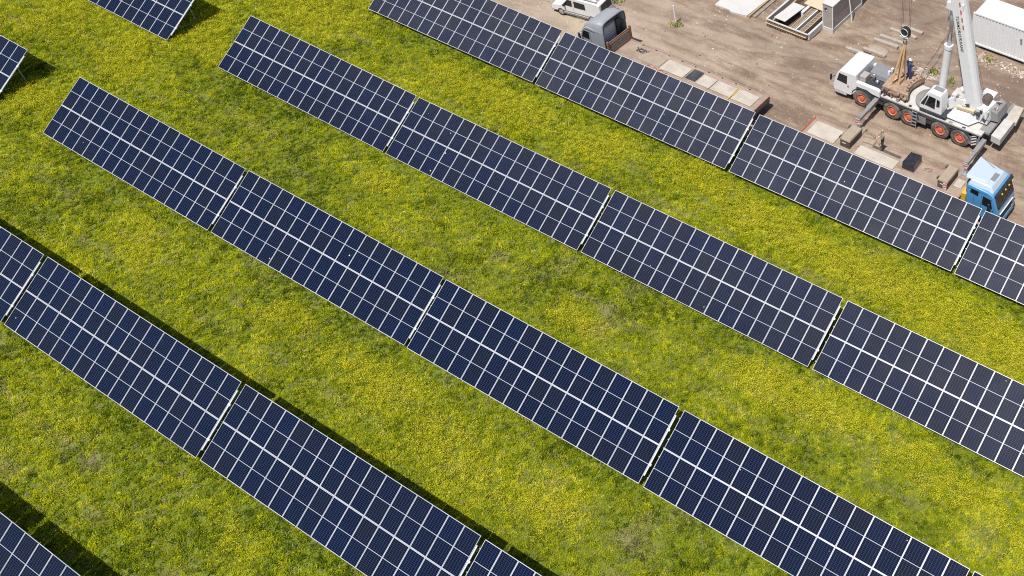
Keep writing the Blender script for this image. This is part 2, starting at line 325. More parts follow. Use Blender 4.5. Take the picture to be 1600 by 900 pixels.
# ------------------------------------------------------------------ solar tables
P = 1.05; TILT = 0.534373; SL = 4.3967; HL = 0.3855; CT, ST = math.cos(TILT), math.sin(TILT)
MW, MH = 1.034, 2.184; PW = MW - .054; PH = (MH - .054 - .026) / 2
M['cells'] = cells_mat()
m, t, b = new_mat('module_frame'); t.links.new(ramp(t, nd(t, 'ShaderNodeObjectInfo').outputs['Random'], [(0, (.46, .48, .53)), (.5, (.56, .58, .62)), (1, (.64, .65, .68))]), b.inputs['Base Color']); b.inputs['Roughness'].default_value = .45; b.inputs['Metallic'].default_value = .15
M['frame'] = m
mb = MB()                                                  # module: frame rim, white backsheet
fw = .021; T = .035
mb.box(-MW/2, MW/2, -MH/2, -MH/2+fw, -T, 0).box(-MW/2, MW/2, MH/2-fw, MH/2, -T, 0)
mb.box(-MW/2, -MW/2+fw, -MH/2+fw, MH/2-fw, -T, 0).box(MW/2-fw, MW/2, -MH/2+fw, MH/2-fw, -T, 0)
mb.box(-MW/2+fw, MW/2-fw, -MH/2+fw, MH/2-fw, -.012, -.006, 1)
module_me = mb.mesh('module', [M['frame'], M['back']])
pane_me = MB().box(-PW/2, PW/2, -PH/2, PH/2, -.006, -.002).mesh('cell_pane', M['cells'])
def sp(x, v, n): return (x, v*CT - n*ST, HL + v*ST + n*CT)
LT = 16 * P
purlin_me = MB().box(-.06, LT+.06, -.03, .03, -.07, 0).mesh('purlin', M['galv'])
rafter_me = MB().box(-.035, .035, 0, 3.5, -.10, 0).mesh('rafter', M['galv'])
rail_me = MB().box(-.035, .035, 0, 3.42, -.05, 0).box(-.06, .10, .55, .66, -.05, .012).box(-.06, .10, 2.55, 2.66, -.05, .012).mesh('end_rail', M['alu'])
def post_mesh(v):
    z = HL + v*ST - .16*CT
    return MB().box(-.035, .035, -.035, .035, -.3, z).mesh('post', M['galv'])
VF, VR = .95, 3.2
post_f, post_r = post_mesh(VF), post_mesh(VR)
brace_me = MB().bar((0, VF*CT+.1, HL+VF*ST-.2), (0, VR*CT+.06, .12), .03, .03).mesh('brace', M['galv'])
def child(name, me, par, loc, rot=(0, 0, 0)):
    o = bpy.data.objects.new(name, me); COL.objects.link(o); o.parent = par; o.location = loc; o.rotation_euler = rot; return o
def solar_table(x, y, zl, zr, label, skip=()):
    r = thing('solar_table', label, 'solar panels', (x, y, zl), (0, -math.atan2(zr-zl, LT), 0), 'solar panel tables in parallel rows')
    for c_ in range(16):
        for row in range(2):
            j = lambda s: random.uniform(-s, s)
            mo = child('module', module_me, r, sp(P/2 + c_*P, MH/2 + row*(SL-MH), j(.002)), (TILT + j(.004), j(.003), j(.001)))
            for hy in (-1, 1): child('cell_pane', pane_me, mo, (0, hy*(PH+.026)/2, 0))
    for v in (.5, 1.72, 2.2, 2.7, 3.9): child('purlin', purlin_me, r, sp(0, v, -.037), (TILT, 0, 0))
    for x_ in (.5, 4.4, 8.4, 12.4, 16.3):
        child('rafter', rafter_me, r, sp(x_, .45, -.108), (TILT, 0, 0))
        child('post', post_f, r, (x_, VF*CT, 0)); child('post', post_r, r, (x_, VR*CT, 0)); child('brace', brace_me, r, (x_, 0, 0))
    child('end_rail', rail_me, r, sp(LT+.045, .5, -.012), (TILT, 0, 0))
    return r
TABLES = [
 (-.007,.012,.066,.12,'leftmost solar table of the row beside the dirt yard, below the white van'),
 (17.049,-.008,.097,.145,'solar table directly in front of the grey truck and its long flatbed'),
 (34.165,0,.096,.115,'solar table directly in front of the mobile crane and the blue truck'),
 (51.204,-.012,.082,.093,'solar table cut by the right edge, just below right of the blue truck'),
 (-3.437,-10.648,-.067,-.155,'solar table at the left end of the second row from the dirt yard'),
 (13.622,-10.67,-.166,-.081,'second solar table from the left in the second row from the dirt yard'),
 (30.697,-10.644,-.087,-.011,'third solar table from the left in the second row from the dirt yard'),
 (47.772,-10.62,-.053,-.077,'rightmost solar table of the second row from the dirt yard, cut by right edge'),
 (-6.623,-21.525,.12,.014,'solar table at the left end of the third row from the dirt yard'),
 (10.441,-21.501,-.008,.019,'second solar table from the left in the third row from the dirt yard'),
 (27.449,-21.531,-.03,.044,'third solar table from the left in the middle of the third row from the yard'),
 (44.6,-21.597,.126,-.053,'fourth solar table of the third row, its right part at the bottom right'),
 (61.647,-21.582,-.036,0,'sliver of a solar table at the bottom right corner of the picture'),
 (-10.058,-32.343,.009,.019,'solar table in the fourth row cut by the left picture edge'),
 (7.063,-32.32,.025,.037,'first full solar table of the fourth row with a dark shadow strip behind it'),
 (24.094,-32.274,-.032,.058,'solar table in the fourth row cut by the bottom edge, shadow strip behind it'),
 (41.154,-32.292,.027,.012,'last visible solar table of the fourth row at the bottom edge, below centre'),
 (3.591,-43.155,.007,.007,'solar table beyond the bottom left edge, only its shadow showing on the grass'),
 (20.66,-43.16,.026,-.001,'solar table in the bottom left corner of the picture'),
 (-25.956,-10.63,-.009,-.017,'solar table at the top left edge, bare posts under its right end'),
 (-29.48,-21.543,-.06,-.096,'solar table at the far left edge, only its right end and brace showing')]
for x, y, zl, zr, lab in TABLES: solar_table(x, y, zl, zr, lab)

# ------------------------------------------------------------------ meadow plants (uncountable: scattered)
QUAD = [(-32, -15), (2, 7), (66, 7), (69, -15.5), (22, -48)]
def inquad(x, y):
    ok = np.ones_like(x, bool); q = QUAD
    for a, b2 in zip(q, q[1:] + q[:1]): ok &= (b2[0]-a[0])*(y-a[1]) - (b2[1]-a[1])*(x-a[0]) < 0
    return ok
def blade_mesh(name, mat, nb, r, hmin, hmax, wd, leaf, seed):
    rg = random.Random(seed); mb = MB()
    for k in range(nb):
        a = rg.uniform(0, 6.28); d = Vector((math.cos(a), math.sin(a), 0)); s_ = Vector((-d.y, d.x, 0))
        c0 = Vector((rg.gauss(0, r), rg.gauss(0, r), -.03)); h = rg.uniform(hmin, hmax); lean = rg.uniform(.2, 1.0)*h; w_ = wd*rg.uniform(.7, 1.4)
        mid = c0 + Vector((0, 0, h*.7)) + d*lean*.45; tip = c0 + Vector((0, 0, h*(1.0 if not leaf else .8))) + d*lean*(1.0 if not leaf else 1.3)
        mb.add([c0 - s_*w_*.35, c0 + s_*w_*.35, mid + s_*w_*.55, tip, mid - s_*w_*.55], [(0, 1, 2, 4), (4, 2, 3)])
    return mb.mesh(name, mat)
def flower_mesh(name, mats, nf, r, seed):
    rg = random.Random(seed); mb = MB()
    for k in range(nf):
        c0 = Vector((rg.gauss(0, r), rg.gauss(0, r), rg.uniform(.16, .34))); n = Vector((rg.gauss(0, .35), rg.gauss(0, .35), 1)).normalized(); u = n.orthogonal().normalized(); q = n.cross(u); rr = rg.uniform(.008, .015)
        mb.add([c0 + (u*math.cos(j*1.257) + q*math.sin(j*1.257))*rr + n*.004*(j % 2) for j in range(5)], [(0, 1, 2, 3, 4)], 0)
        s_ = Vector((.004, 0, 0)); b0 = c0*.5; b0.z = 0
        mb.add([b0 - s_, b0 + s_, c0 + s_ - n*.004, c0 - s_ - n*.004], [(0, 1, 2, 3)], 1)
    return mb.mesh(name, mats)
def leaf_mat(name, stops, drycol):
    m, t, b = new_mat(name)
    c = ramp(t, attr(t, 'tint', 'INSTANCER'), stops); c = mix(t, attr(t, 'dry', 'INSTANCER'), c, drycol)
    t.nodes.remove(b); d = nd(t, 'ShaderNodeBsdfDiffuse'); tr = nd(t, 'ShaderNodeBsdfTranslucent'); mx = nd(t, 'ShaderNodeMixShader'); mx.inputs[0].default_value = .38
    t.links.new(c, d.inputs[0]); t.links.new(c, tr.inputs[0]); t.links.new(d.outputs[0], mx.inputs[1]); t.links.new(tr.outputs[0], mx.inputs[2])
    t.links.new(mx.outputs[0], t.nodes['Material Output'].inputs[0]); return m
M['grass'] = leaf_mat('grass_leaves', [(0, (.075, .110, .009)), (.28, (.215, .275, .013)), (.58, (.425, .465, .016)), (.85, (.61, .60, .020)), (1, (.72, .68, .08))], (.42, .36, .22))
M['weed'] = leaf_mat('weed_leaves', [(0, (.05, .09, .008)), (.5, (.13, .16, .012)), (1, (.24, .24, .02))], (.3, .26, .15))
m, t, b = new_mat('yellow_petals'); t.links.new(ramp(t, attr(t, 'tint', 'INSTANCER'), [(0, (.56, .55, .03)), (.6, (.70, .65, .025)), (1, (.82, .70, .02))]), b.inputs['Base Color']); b.inputs['Roughness'].default_value = .8
M['petal'] = m
def proto(cname, meshes):
    c_ = bpy.data.collections.new(cname)
    for k in meshes: c_.objects.link(bpy.data.objects.new(k.name, k))
    return c_
def scatter(name, label, cat, pts, tint, dry, scale, coll, nvar):
    n = len(pts); me = bpy.data.meshes.new(name); me.vertices.add(n); me.vertices.foreach_set('co', pts.astype(np.float32).ravel())
    rot = np.stack([rng.normal(0, .12, n), rng.normal(0, .12, n), rng.uniform(0, 6.283, n)], 1)
    for k, ty, key, v in (('tint', 'FLOAT', 'value', tint), ('dry', 'FLOAT', 'value', dry), ('size', 'FLOAT', 'value', scale), ('turn', 'FLOAT_VECTOR', 'vector', rot), ('pick', 'INT', 'value', rng.integers(0, nvar, n))):
        a = me.attributes.new(k, ty, 'POINT'); a.data.foreach_set(key, np.asarray(v).astype(np.int32 if ty == 'INT' else np.float32).ravel())
    o = link(bpy.data.objects.new(name, me))
    g = bpy.data.node_groups.new(name + '_scatter', 'GeometryNodeTree')
    g.interface.new_socket('Geometry', in_out='INPUT', socket_type='NodeSocketGeometry'); g.interface.new_socket('Geometry', in_out='OUTPUT', socket_type='NodeSocketGeometry')
    gi = g.nodes.new('NodeGroupInput'); go = g.nodes.new('NodeGroupOutput'); ip = g.nodes.new('GeometryNodeInstanceOnPoints'); ci = g.nodes.new('GeometryNodeCollectionInfo')
    ci.inputs['Collection'].default_value = coll; ci.inputs['Separate Children'].default_value = True; ci.inputs['Reset Children'].default_value = True
    def na(nm, ty): a = g.nodes.new('GeometryNodeInputNamedAttribute'); a.data_type = ty; a.inputs['Name'].default_value = nm; return [s_ for s_ in a.outputs if s_.enabled and s_.name == 'Attribute'][0]
    L = g.links.new; L(gi.outputs[0], ip.inputs['Points']); L(ci.outputs[0], ip.inputs['Instance']); ip.inputs['Pick Instance'].default_value = True
    L(na('pick', 'INT'), ip.inputs['Instance Index']); L(na('turn', 'FLOAT_VECTOR'), ip.inputs['Rotation']); L(na('size', 'FLOAT'), ip.inputs['Scale']); L(ip.outputs[0], go.inputs[0])
    md = o.modifiers.new('scatter', 'NODES'); md.node_group = g
    return tag(o, label, cat, kind='stuff')
def field(dens, zoff=0):
    n = int(dens * 100 * 56); x = rng.uniform(-32, 69, n); y = rng.uniform(-48.5, 4.5, n); k = inquad(x, y); return x[k], y[k]
grass_c = proto('grass_prototypes', [blade_mesh('grass_tuft%d' % k, M['grass'], 17, .065, .07, .20, .021, False, k) for k in range(4)] + [blade_mesh('leafy_tuft%d' % k, M['grass'], 11, .06, .05, .14, .055, True, 10+k) for k in range(3)])
gx, gy = field(44)
dr = dry_field(gx, gy); keep = rng.random(len(gx)) > dr*.55; gx, gy, dr = gx[keep], gy[keep], dr[keep]
fl = flower_field(gx, gy)
tint = np.clip(.46 + .6*(vnoise(gx, gy, 3.1, 23, 3)-.5) + .7*(vnoise(gx, gy, .5, 24, 2)-.5) + .40*np.clip(fl, 0, 1.1) - .1*blobs(gx, gy, GRN) - .12*edge_strip(gx, gy) + rng.normal(0, .2, len(gx)), 0, 1)
scatter('grass', 'short mixed green grass and leafy weeds covering the meadow', 'grass', np.stack([gx, gy, height(gx, gy)], 1), tint, np.clip(dr*.9 + (rng.random(len(gx)) < .06)*rng.uniform(.3, .9, len(gx)), 0, 1), rng.uniform(.6, 1.25, len(gx))*(.8+.5*vnoise(gx, gy, 2, 8, 2)), grass_c, 7)
flower_c = proto('flower_prototypes', [flower_mesh('yellow_flowers%d' % k, [M['petal'], M['grass']], 20, .11, k) for k in range(5)])
fx, fy = field(42); ff = flower_field(fx, fy); keep = rng.random(len(fx)) < 1.15*ff**1.4 + .012; fx, fy = fx[keep], fy[keep]
scatter('flowers', 'small yellow wild flowers blooming in patches across the meadow', 'flowers', np.stack([fx, fy, height(fx, fy)], 1), np.clip(rng.normal(.5, .25, len(fx)), 0, 1), np.zeros(len(fx)), rng.uniform(.7, 1.25, len(fx)), flower_c, 5)

# stones and clods of the yard
def stone_mesh(name, mat, seed):
    rg = random.Random(seed); vs = [Vector((rg.gauss(0, 1), rg.gauss(0, 1), rg.gauss(0, .6))).normalized()*rg.uniform(.7, 1.1) for _ in range(14)]
    import bmesh
    bm = bmesh.new(); [bm.verts.new((v.x*.05, v.y*.05, v.z*.035)) for v in vs]; bmesh.ops.convex_hull(bm, input=bm.verts); me = bpy.data.meshes.new(name); bm.to_mesh(me); bm.free(); me.materials.append(mat); return me
m, t, b = new_mat('clods'); t.links.new(ramp(t, attr(t, 'tint', 'INSTANCER'), [(0, (.15, .11, .085)), (.55, (.33, .265, .215)), (1, (.55, .49, .43))]), b.inputs['Base Color']); b.inputs['Roughness'].default_value = 1
stone_c = proto('clod_prototypes', [stone_mesh('clod%d' % k, m, k) for k in range(5)])
n = 26000; cx = rng.uniform(8, 62, n); cy = rng.uniform(4.6, 33, n); k = (rng.random(n) < .25 + 1.1*np.clip(vnoise(cx, cy, 2.2, 33, 3)-.4, 0, 1)*2); cx, cy = cx[k], cy[k]
scatter('gravel', 'loose clods and pebbles strewn over the dirt yard', 'gravel', np.stack([cx, cy, yard_h(cx, cy)+.035], 1), rng.uniform(0, 1, len(cx)), np.zeros(len(cx)), rng.gamma(1.6, .3, len(cx)), stone_c, 5)
n = 420; cx = np.concatenate([rng.uniform(41.4, 50, n), rng.normal(39.9, .7, 160)]); cy = np.concatenate([20.75 + rng.normal(0, .28, n), rng.normal(16.7, .3, 160)])
scatter('rubble', 'pale broken stones along the foot of the white container', 'rubble', np.stack([cx, cy, yard_h(cx, cy)+.05], 1), rng.uniform(.3, .95, len(cx)), np.zeros(len(cx)), rng.gamma(3, .55, len(cx)), stone_c, 5)
#@@YARD
# ------------------------------------------------------------------ shared vehicle pieces
def wheel(root, x, y, r, wd, out, rim, tread=True, hub=.50):
    """out = -1: outer face towards -y"""
    mb = MB(); a, b_ = y - out*wd, y
    mb.lathe([(r*.60, a), (r*.93, a), (r, a + out*wd*.15), (r, b_ - out*wd*.15), (r*.93, b_), (r*.60, b_ - out*.01)], (x, 0, r), 'y', 28)
    ty = mb.build('wheel', M['tyre'], root, smooth=True)
    rb = MB().lathe([(r*.61, y - out*.05), (r*hub, y - out*.012), (r*hub*.80, y - out*.10), (r*.28, y - out*.12), (r*.26, y - out*.02), (r*.12, y - out*.01)], (x, 0, r), 'y', 24)
    for k in range(8):
        t_ = k*math.pi/4; rb.tube((x + r*.34*math.cos(t_), y - out*.13, r + r*.34*math.sin(t_)), (x + r*.34*math.cos(t_), y - out*.09, r + r*.34*math.sin(t_)), .022, n=6)
    rb.build('rim', rim, ty, smooth=False); return ty
def pane(root, name, quad, mat, t_=.012):
    """thin solid pane: quad corners in order, pushed out along its normal"""
    q = [Vector(p) for p in quad]; n = (q[1]-q[0]).cross(q[2]-q[0]).normalized()*t_
    return MB().hexa([*(p - n for p in q), *(p + n for p in q)]).build(name, mat, root)
def stripes(root, name, x0, x1, y, z0, z1, n, ca, cb, ax='y'):
    """slanted warning stripes on a small board facing -y"""
    mb = MB(); h = z1 - z0; s_ = (x1 - x0)*.7
    mb.box(x0, x1, y, y + .02, z0, z1, 0)
    for k in range(n):
        za = z0 + h*(k + .05)/n; zb = za + h*.5/n
        mb.add([(x0, y-.004, za), (x1, y-.004, min(za + s_, z1)), (x1, y-.004, min(zb + s_, z1)), (x0, y-.004, zb)], [(0, 1, 2, 3)], 1)
    return mb.build(name, [ca, cb], root)

# ------------------------------------------------------------------ mobile crane
C = thing('mobile_crane', 'white five-axle mobile crane with orange rims and its boom raised', 'crane', (41.5, 12.3, 0))
YN, YF = 11.0, 13.65
MB().box(36.9, 47.2, YN+.12, YF-.12, .78, 1.52).box(39.2, 47.1, YN+.02, YN+.12, 1.28, 1.54).build('chassis', M['dark'], C, .02)
MB().box(39.35, 47.3, YN, YF, 1.56, 1.70).build('deck', M['white_dirty'], C, .02)
MB().box(41.75, 43.0, YN+.03, YN+.3, .62, 1.24).build('tool_locker', M['grey'], C, .02)
MB().box(46.35, 47.2, YN+.02, YN+.3, .55, 1.5).build('rear_locker', M['grey'], C, .02)
stripes(C, 'warning_board', 46.62, 46.98, YN-.012, .5, 1.5, 4, M['black'], M['white'])
# driver's cab: outline in x,z pushed across
cab = MB().prism([(35.42, .62), (35.36, 1.35), (35.78, 2.30), (36.02, 2.52), (37.28, 2.58), (37.36, 1.75), (37.30, 1.05), (36.85, .62)], 'y', YN, YF).build('driver_cab', M['white'], C, .07, 3)
pane(cab, 'side_window', [(35.72, YN-.004, 1.58), (36.55, YN-.004, 1.50), (36.58, YN-.004, 2.22), (35.92, YN-.004, 2.25)], M['glass'])
pane(cab, 'windscreen', [(35.40, YN+.12, 1.45), (35.40, YF-.12, 1.45), (35.74, YF-.12, 2.25), (35.74, YN+.12, 2.25)], M['glass'])
MB().box(36.63, 36.70, YN-.05, YN, 1.32, 1.42).build('door_handle', M['black'], cab)
MB().bar((35.6, YN-.02, 1.9), (35.45, YN-.30, 1.9), .03, .03).box(35.36, 35.44, YN-.36, YN-.2, 1.65, 2.1).build('mirror', M['black'], cab)
MB().box(35.5, 36.5, YN+.02, YF-.02, .42, .60).build('bumper', M['white_dirty'], C, .03)
MB().tube((35.40, YN+.35, .75), (35.34, YN+.35, .75), .1).tube((35.40, YF-.35, .75), (35.34, YF-.35, .75), .1).build('headlight', M['chrome'], cab)
# flank over the first axle
MB().prism([(37.30, 1.62), (37.30, 2.02), (39.05, 2.02), (39.22, 1.90), (39.28, 1.45), (38.62, 1.50), (38.2, 1.66)], 'y', YN-.01, YN+.28).prism([(37.30, 1.62), (37.30, 2.02), (39.05, 2.02), (39.22, 1.90), (39.28, 1.45), (38.62, 1.50), (38.2, 1.66)], 'y', YF-.28, YF+.01).build('side_panel', M['white'], C, .03)
for xc in (37.78, 40.3, 41.65, 44.15, 45.7):
    mb = MB(); arc = [(xc + .86*math.cos(a), .72 + .86*math.sin(a)) for a in np.linspace(.25, math.pi-.25, 9)]; arc2 = [(xc + .80*math.cos(a), .72 + .80*math.sin(a)) for a in np.linspace(math.pi-.25, .25, 9)]
    mb.prism(arc + arc2, 'y', YN-.03, YN+.5).prism(arc + arc2, 'y', YF-.5, YF+.03); mb.build('mudguard', M['dark'], C)
    wheel(C, xc, YN-.02, .72, .42, -1, M['orange']); wheel(C, xc, YF+.02, .72, .42, 1, M['orange'])
# engine bay behind the cab
MB().box(37.40, 39.2, YN+.32, YF-.3, 1.5, 1.86).box(37.4, 37.9, YN+.3, YN+1.0, 1.86, 2.42, 1).build('engine_deck', [M['dark'], M['greywood']], C, .02)
MB().hexa([(37.65, 12.2, 1.9), (39.2, 12.2, 1.9), (39.2, 13.4, 1.9), (37.65, 13.4, 1.9), (37.7, 12.3, 2.3), (39.1, 12.35, 2.2), (39.1, 13.35, 2.35), (37.7, 13.35, 2.45)]).build('engine_cover', M['grey'], C, .03)
MB().tube((38.2, 12.0, 1.9), (38.2, 12.0, 2.45), .09).tube((38.6, 11.8, 1.9), (38.6, 11.8, 2.2), .14).build('exhaust', M['chrome'], C, smooth=True)
MB().box(38.9, 39.05, 12.7, 12.9, 2.2, 2.5).box(38.95, 39.1, 13.05, 13.25, 2.3, 2.55).build('work_lamp', M['white'], C, .01)
# ladder
mb = MB()
for xx in (41.94, 42.3): mb.bar((xx, YN-.10, .25), (xx+.05, YN-.06, 1.66), .045, .03)
for k in range(5): mb.bar((41.94 + .01*k, YN-.10, .35 + .29*k), (42.3 + .01*k, YN-.10, .35 + .29*k), .05, .04)
mb.build('ladder', M['galv'], C)
# outriggers, near and far
for xb, nm in ((39.0, 'f'), (47.45, 'r')):
    for yo, sg in ((YN, -1), (YF, 1)):
        y1 = yo + sg*2.35
        o = MB().bar((xb, yo - sg*.3, 1.10), (xb, yo + sg*1.15, 1.06), .34, .34).bar((xb, yo + sg*1.1, 1.04), (xb, y1, 1.02), .24, .26, 0).build('outrigger', M['midgrey'], C, .015)
        MB().tube((xb, y1, 1.22), (xb, y1, .18), .10, n=14).tube((xb, y1, .18), (xb, y1, .10), .28, n=18).build('jack_leg', M['chrome'], o, smooth=False)
        if sg < 0: stripes(o, 'warning_plate', xb-.17, xb+.17, y1-.16, .72, 1.18, 3, M['white'], M['red'])
        MB().box(xb-.45, xb+.45, y1-.45, y1+.45, .02, .10).build('base_pad', M['oldwood'], o)
MB().hexa([(47.70, 11.75, .85), (48.45, 11.65, .85), (48.42, 13.95, .85), (47.68, 13.85, .85), (47.70, 11.75, 1.40), (48.45, 11.65, 1.40), (48.42, 13.95, 1.40), (47.68, 13.85, 1.40)]).build('rear_beam_box', M['white_dirty'], C, .03)
MB().hexa([(47.65, 14.0, .95), (48.55, 13.98, .95), (48.3, 15.75, .95), (47.6, 15.7, .95), (47.65, 14.0, 1.28), (48.55, 13.98, 1.28), (48.3, 15.75, 1.28), (47.6, 15.7, 1.28)]).build('rear_beam_box', M['plate'], C, .03)
MB().box(46.9, 47.65, 11.5, 13.3, 1.5, 1.72).build('rear_plate', M['midgrey'], C, .02)
# turntable and superstructure
MB().lathe([(0, 1.70), (1.18, 1.70), (1.18, 1.92), (.9, 2.0), (0, 2.0)], (42.75, 12.35, 0), 'z', 36).build('turntable', M['midgrey'], C)
oc = MB().prism([(42.45, 2.02), (42.42, 2.45), (42.95, 3.52), (43.15, 3.66), (44.0, 3.62), (44.12, 3.3), (44.15, 2.02)], 'y', 11.02, 11.98).build('operator_cab', M['white'], C, .06, 3)
pane(oc, 'door_window', [(42.86, 11.012, 2.45), (43.62, 11.012, 2.36), (43.66, 11.012, 3.28), (43.16, 11.012, 3.32)], M['glass'])
pane(oc, 'front_window', [(42.52, 11.012, 2.42), (42.80, 11.012, 2.40), (43.08, 11.012, 3.32), (42.98, 11.012, 3.30)], M['glass'])
pane(oc, 'rear_window', [(43.74, 11.012, 2.62), (43.98, 11.012, 2.68), (43.98, 11.012, 3.2), (43.74, 11.012, 3.26)], M['glass'])
pane(oc, 'windscreen', [(42.42, 11.1, 2.5), (42.42, 11.9, 2.5), (42.90, 11.9, 3.46), (42.90, 11.1, 3.46)], M['glass'])
pane(oc, 'roof_window', [(43.2, 11.45, 3.665), (43.92, 11.45, 3.635), (43.92, 11.88, 3.635), (43.2, 11.88, 3.665)], M['grey'])
MB().box(42.45, 44.5, 11.0, 12.0, 1.78, 2.0).build('cab_step', M['dark'], C, .02)
MB().prism([(44.2, 1.85), (44.1, 2.75), (44.5, 3.15), (45.3, 3.2), (46.9, 2.9), (47.2, 2.2), (47.2, 1.85)], 'y', 12.0, 13.5).build('superstructure', M['white'], C, .05)
MB().box(44.3, 45.2, 12.05, 12.9, 3.1, 3.28).box(45.3, 45.6, 11.75, 12.0, 2.55, 3.0).bar((44.2, 11.8, 2.1), (45.0, 11.9, 2.7), .12, .12).bar((44.8, 11.6, 2.2), (45.6, 11.7, 2.45), .16, .16).build('hydraulic_pipes', M['white_dirty'], C, .02)
cover = MB().hexa([(44.35, 11.25, 1.86), (46.15, 11.25, 1.86), (46.55, 12.0, 1.86), (44.5, 12.0, 1.86), (44.75, 11.5, 2.48), (45.95, 11.5, 2.48), (46.1, 12.0, 2.6), (44.85, 12.0, 2.6)]).build('counterweight_cover', M['white'], C, .03)
for k in range(7): MB().box(44.78+.12*k, 44.86+.12*k, 11.37, 11.385, 2.11, 2.17).build('lettering', M['grey'], cover)
MB().bar((44.95, 11.72, 2.72), (46.25, 11.85, 2.72), .28, .26).build('valve_tray', M['ply'], C, .04)
MB().hexa([(46.3, 12.0, 2.3), (47.0, 12.1, 2.3), (47.3, 13.4, 2.3), (46.5, 13.4, 2.3), (46.3, 12.05, 2.95), (46.95, 12.15, 2.85), (47.15, 13.3, 3.0), (46.45, 13.3, 3.2)]).build('winch_housing', M['white'], C, .04)
MB().tube((46.55, 12.6, 3.10), (46.55, 13.35, 3.10), .34, n=24).build('winch_drum', M['rope'], C, smooth=False)
MB().hexa([(47.1, 12.5, 1.9), (47.75, 12.6, 1.9), (47.75, 14.2, 1.9), (47.1, 14.2, 1.9), (47.15, 12.55, 2.75), (47.6, 12.65, 2.6), (47.6, 14.1, 2.6), (47.15, 14.1, 2.85)]).build('rear_counterweight', M['midgrey'], C, .05)
MB().box(46.0, 46.9, 13.3, 14.0, 2.9, 3.25).box(46.1, 46.3, 13.4, 13.9, 3.25, 3.32).box(46.5, 46.7, 13.4, 13.9, 3.25, 3.32).build('battery_box', M['white'], C, .02)
MB().tube((45.45, 11.9, 2.9), (45.75, 11.9, 3.05), .1).tube((46.5, 11.95, 2.6), (46.5, 11.8, 2.6), .16).tube((46.95, 12.1, 2.2), (46.95, 11.95, 2.2), .12).build('pulley', M['dark'], C)
rg = random.Random(21); mb = MB()
for k in range(34):
    x = rg.uniform(44.4, 47.3); y = rg.uniform(11.9, 13.6); z = 3.2 - .28*max(0, x-45.4) + rg.uniform(-.02, .12); mt = rg.choice((0, 0, 1, 2))
    if k % 3: mb.box(x, x+rg.uniform(.06, .3), y, y+rg.uniform(.06, .25), z-.3, z+rg.uniform(0, .12), mt)
    else: mb.tube((x, y, z), (x+rg.uniform(-.5, .5), y+rg.uniform(-.4, .4), z+rg.uniform(-.1, .15)), rg.uniform(.02, .05), n=8, m=mt)
for k in range(9): x = 44.6+.3*k; mb.tube((x, 11.98, 2.0), (x+.25, 11.9, 2.55+.1*(k % 3)), .025, n=6, m=1)
mb.build('hoses', [M['white_dirty'], M['dark'], M['midgrey']], C)
for k in range(7): x = 39.5 + 1.05*k; MB().box(x, x+rg.uniform(.1, .35), YN+.02, YN+.16, 1.70, 1.70+rg.uniform(.03, .12)).build('deck_box', M['midgrey'] if k % 2 else M['dark'], C, .01)
# boom: nested box sections, pivot at the rear
PA, PB = Vector((46.0, 12.4, 2.95)), Vector((40.1, 12.4, 27.4)); BD = (PB - PA).normalized()
def boom_sec(mb, a, b_, w2, d2, m=0):                       # rounded-belly section; w across y, d in the lifting plane
    fr = Vector((BD.z, 0, -BD.x)); rings = []
    for q in (a, b_):
        c_ = PA + BD*q; rings.append([c_ + Vector((0, yy*w2, 0)) + fr*(dd*d2) for yy, dd in ((-1, -.9), (-.9, -1), (.9, -1), (1, -.9), (1, .45), (.72, .85), (.3, 1), (-.3, 1), (-.72, .85), (-1, .45))])
    mb.loft(rings, m)
mb = MB(); boom_sec(mb, -.3, 9.3, .42, .50)
boom = mb.build('boom', M['white'], C)
for k, (a, b_, w2, d2) in enumerate(((9.3, 15.5, .36, .48), (15.5, 20.5, .30, .41), (20.5, 24.9, .25, .34))):
    mb = MB(); boom_sec(mb, a-.4, b_, w2, d2); mb.build('boom_section', M['white'], boom)
mb = MB(); hd = PA + BD*24.9
mb.hexa([hd + Vector(v) for v in ((-.8,-.3,-.3),(.4,-.3,-.3),(.4,.3,-.3),(-.8,.3,-.3),(-.9,-.3,.5),(.3,-.3,.5),(.3,.3,.5),(-.9,.3,.5))]); mb.build('boom_head', M['dark'], boom, .02)
MB().tube(hd + Vector((-.6, -.2, .3)), hd + Vector((-.6, .2, .3)), .35, n=20).build('sheave', M['dark'], boom)
fr = Vector((BD.z, 0, -BD.x))
mb = MB()                                                   # red-white flash on the boom's edge
for k in range(6):
    a = PA + BD*(5.9 + .55*k) + Vector((0, -.424, 0)); mb.add([a + fr*.12, a + fr*.22 + BD*.1, a + fr*.22 + BD*.42, a + fr*.12 + BD*.32], [(0, 1, 2, 3)])
mb.build('red_flash', M['red'], boom)
tcv = bpy.data.curves.new('lettering', 'FONT'); tcv.body = 'TURMDREHKRANE'; tcv.size = .29; tcv.offset = .008; tcv.space_character = 1.12; tcv.extrude = .002; tcv.align_x = 'CENTER'; tcv.align_y = 'CENTER'
tob = bpy.data.objects.new('lettering_tmp', tcv); COL.objects.link(tob); bpy.context.view_layer.update()
tme = bpy.data.meshes.new_from_object(tob.evaluated_get(bpy.context.evaluated_depsgraph_get())); bpy.data.objects.remove(tob)
lo = link(bpy.data.objects.new('lettering', tme)); tme.materials.clear(); tme.materials.append(M['dark']); lo.parent = boom
rd = -BD; up_ = Vector((0, -1, 0)).cross(rd)
lo.matrix_local = Matrix.Translation(PA + BD*5.6 + Vector((0, -.4225, 0)) - fr*.18 - ORG[C.name]) @ Matrix((rd, up_, Vector((0, -1, 0)))).transposed().to_4x4()
mb = MB()                                                   # luffing cylinder
cy0, cy1, cy2 = Vector((43.35, 12.4, 2.2)), Vector((43.62, 12.4, 6.8)), Vector((43.72, 12.4, 10.1))
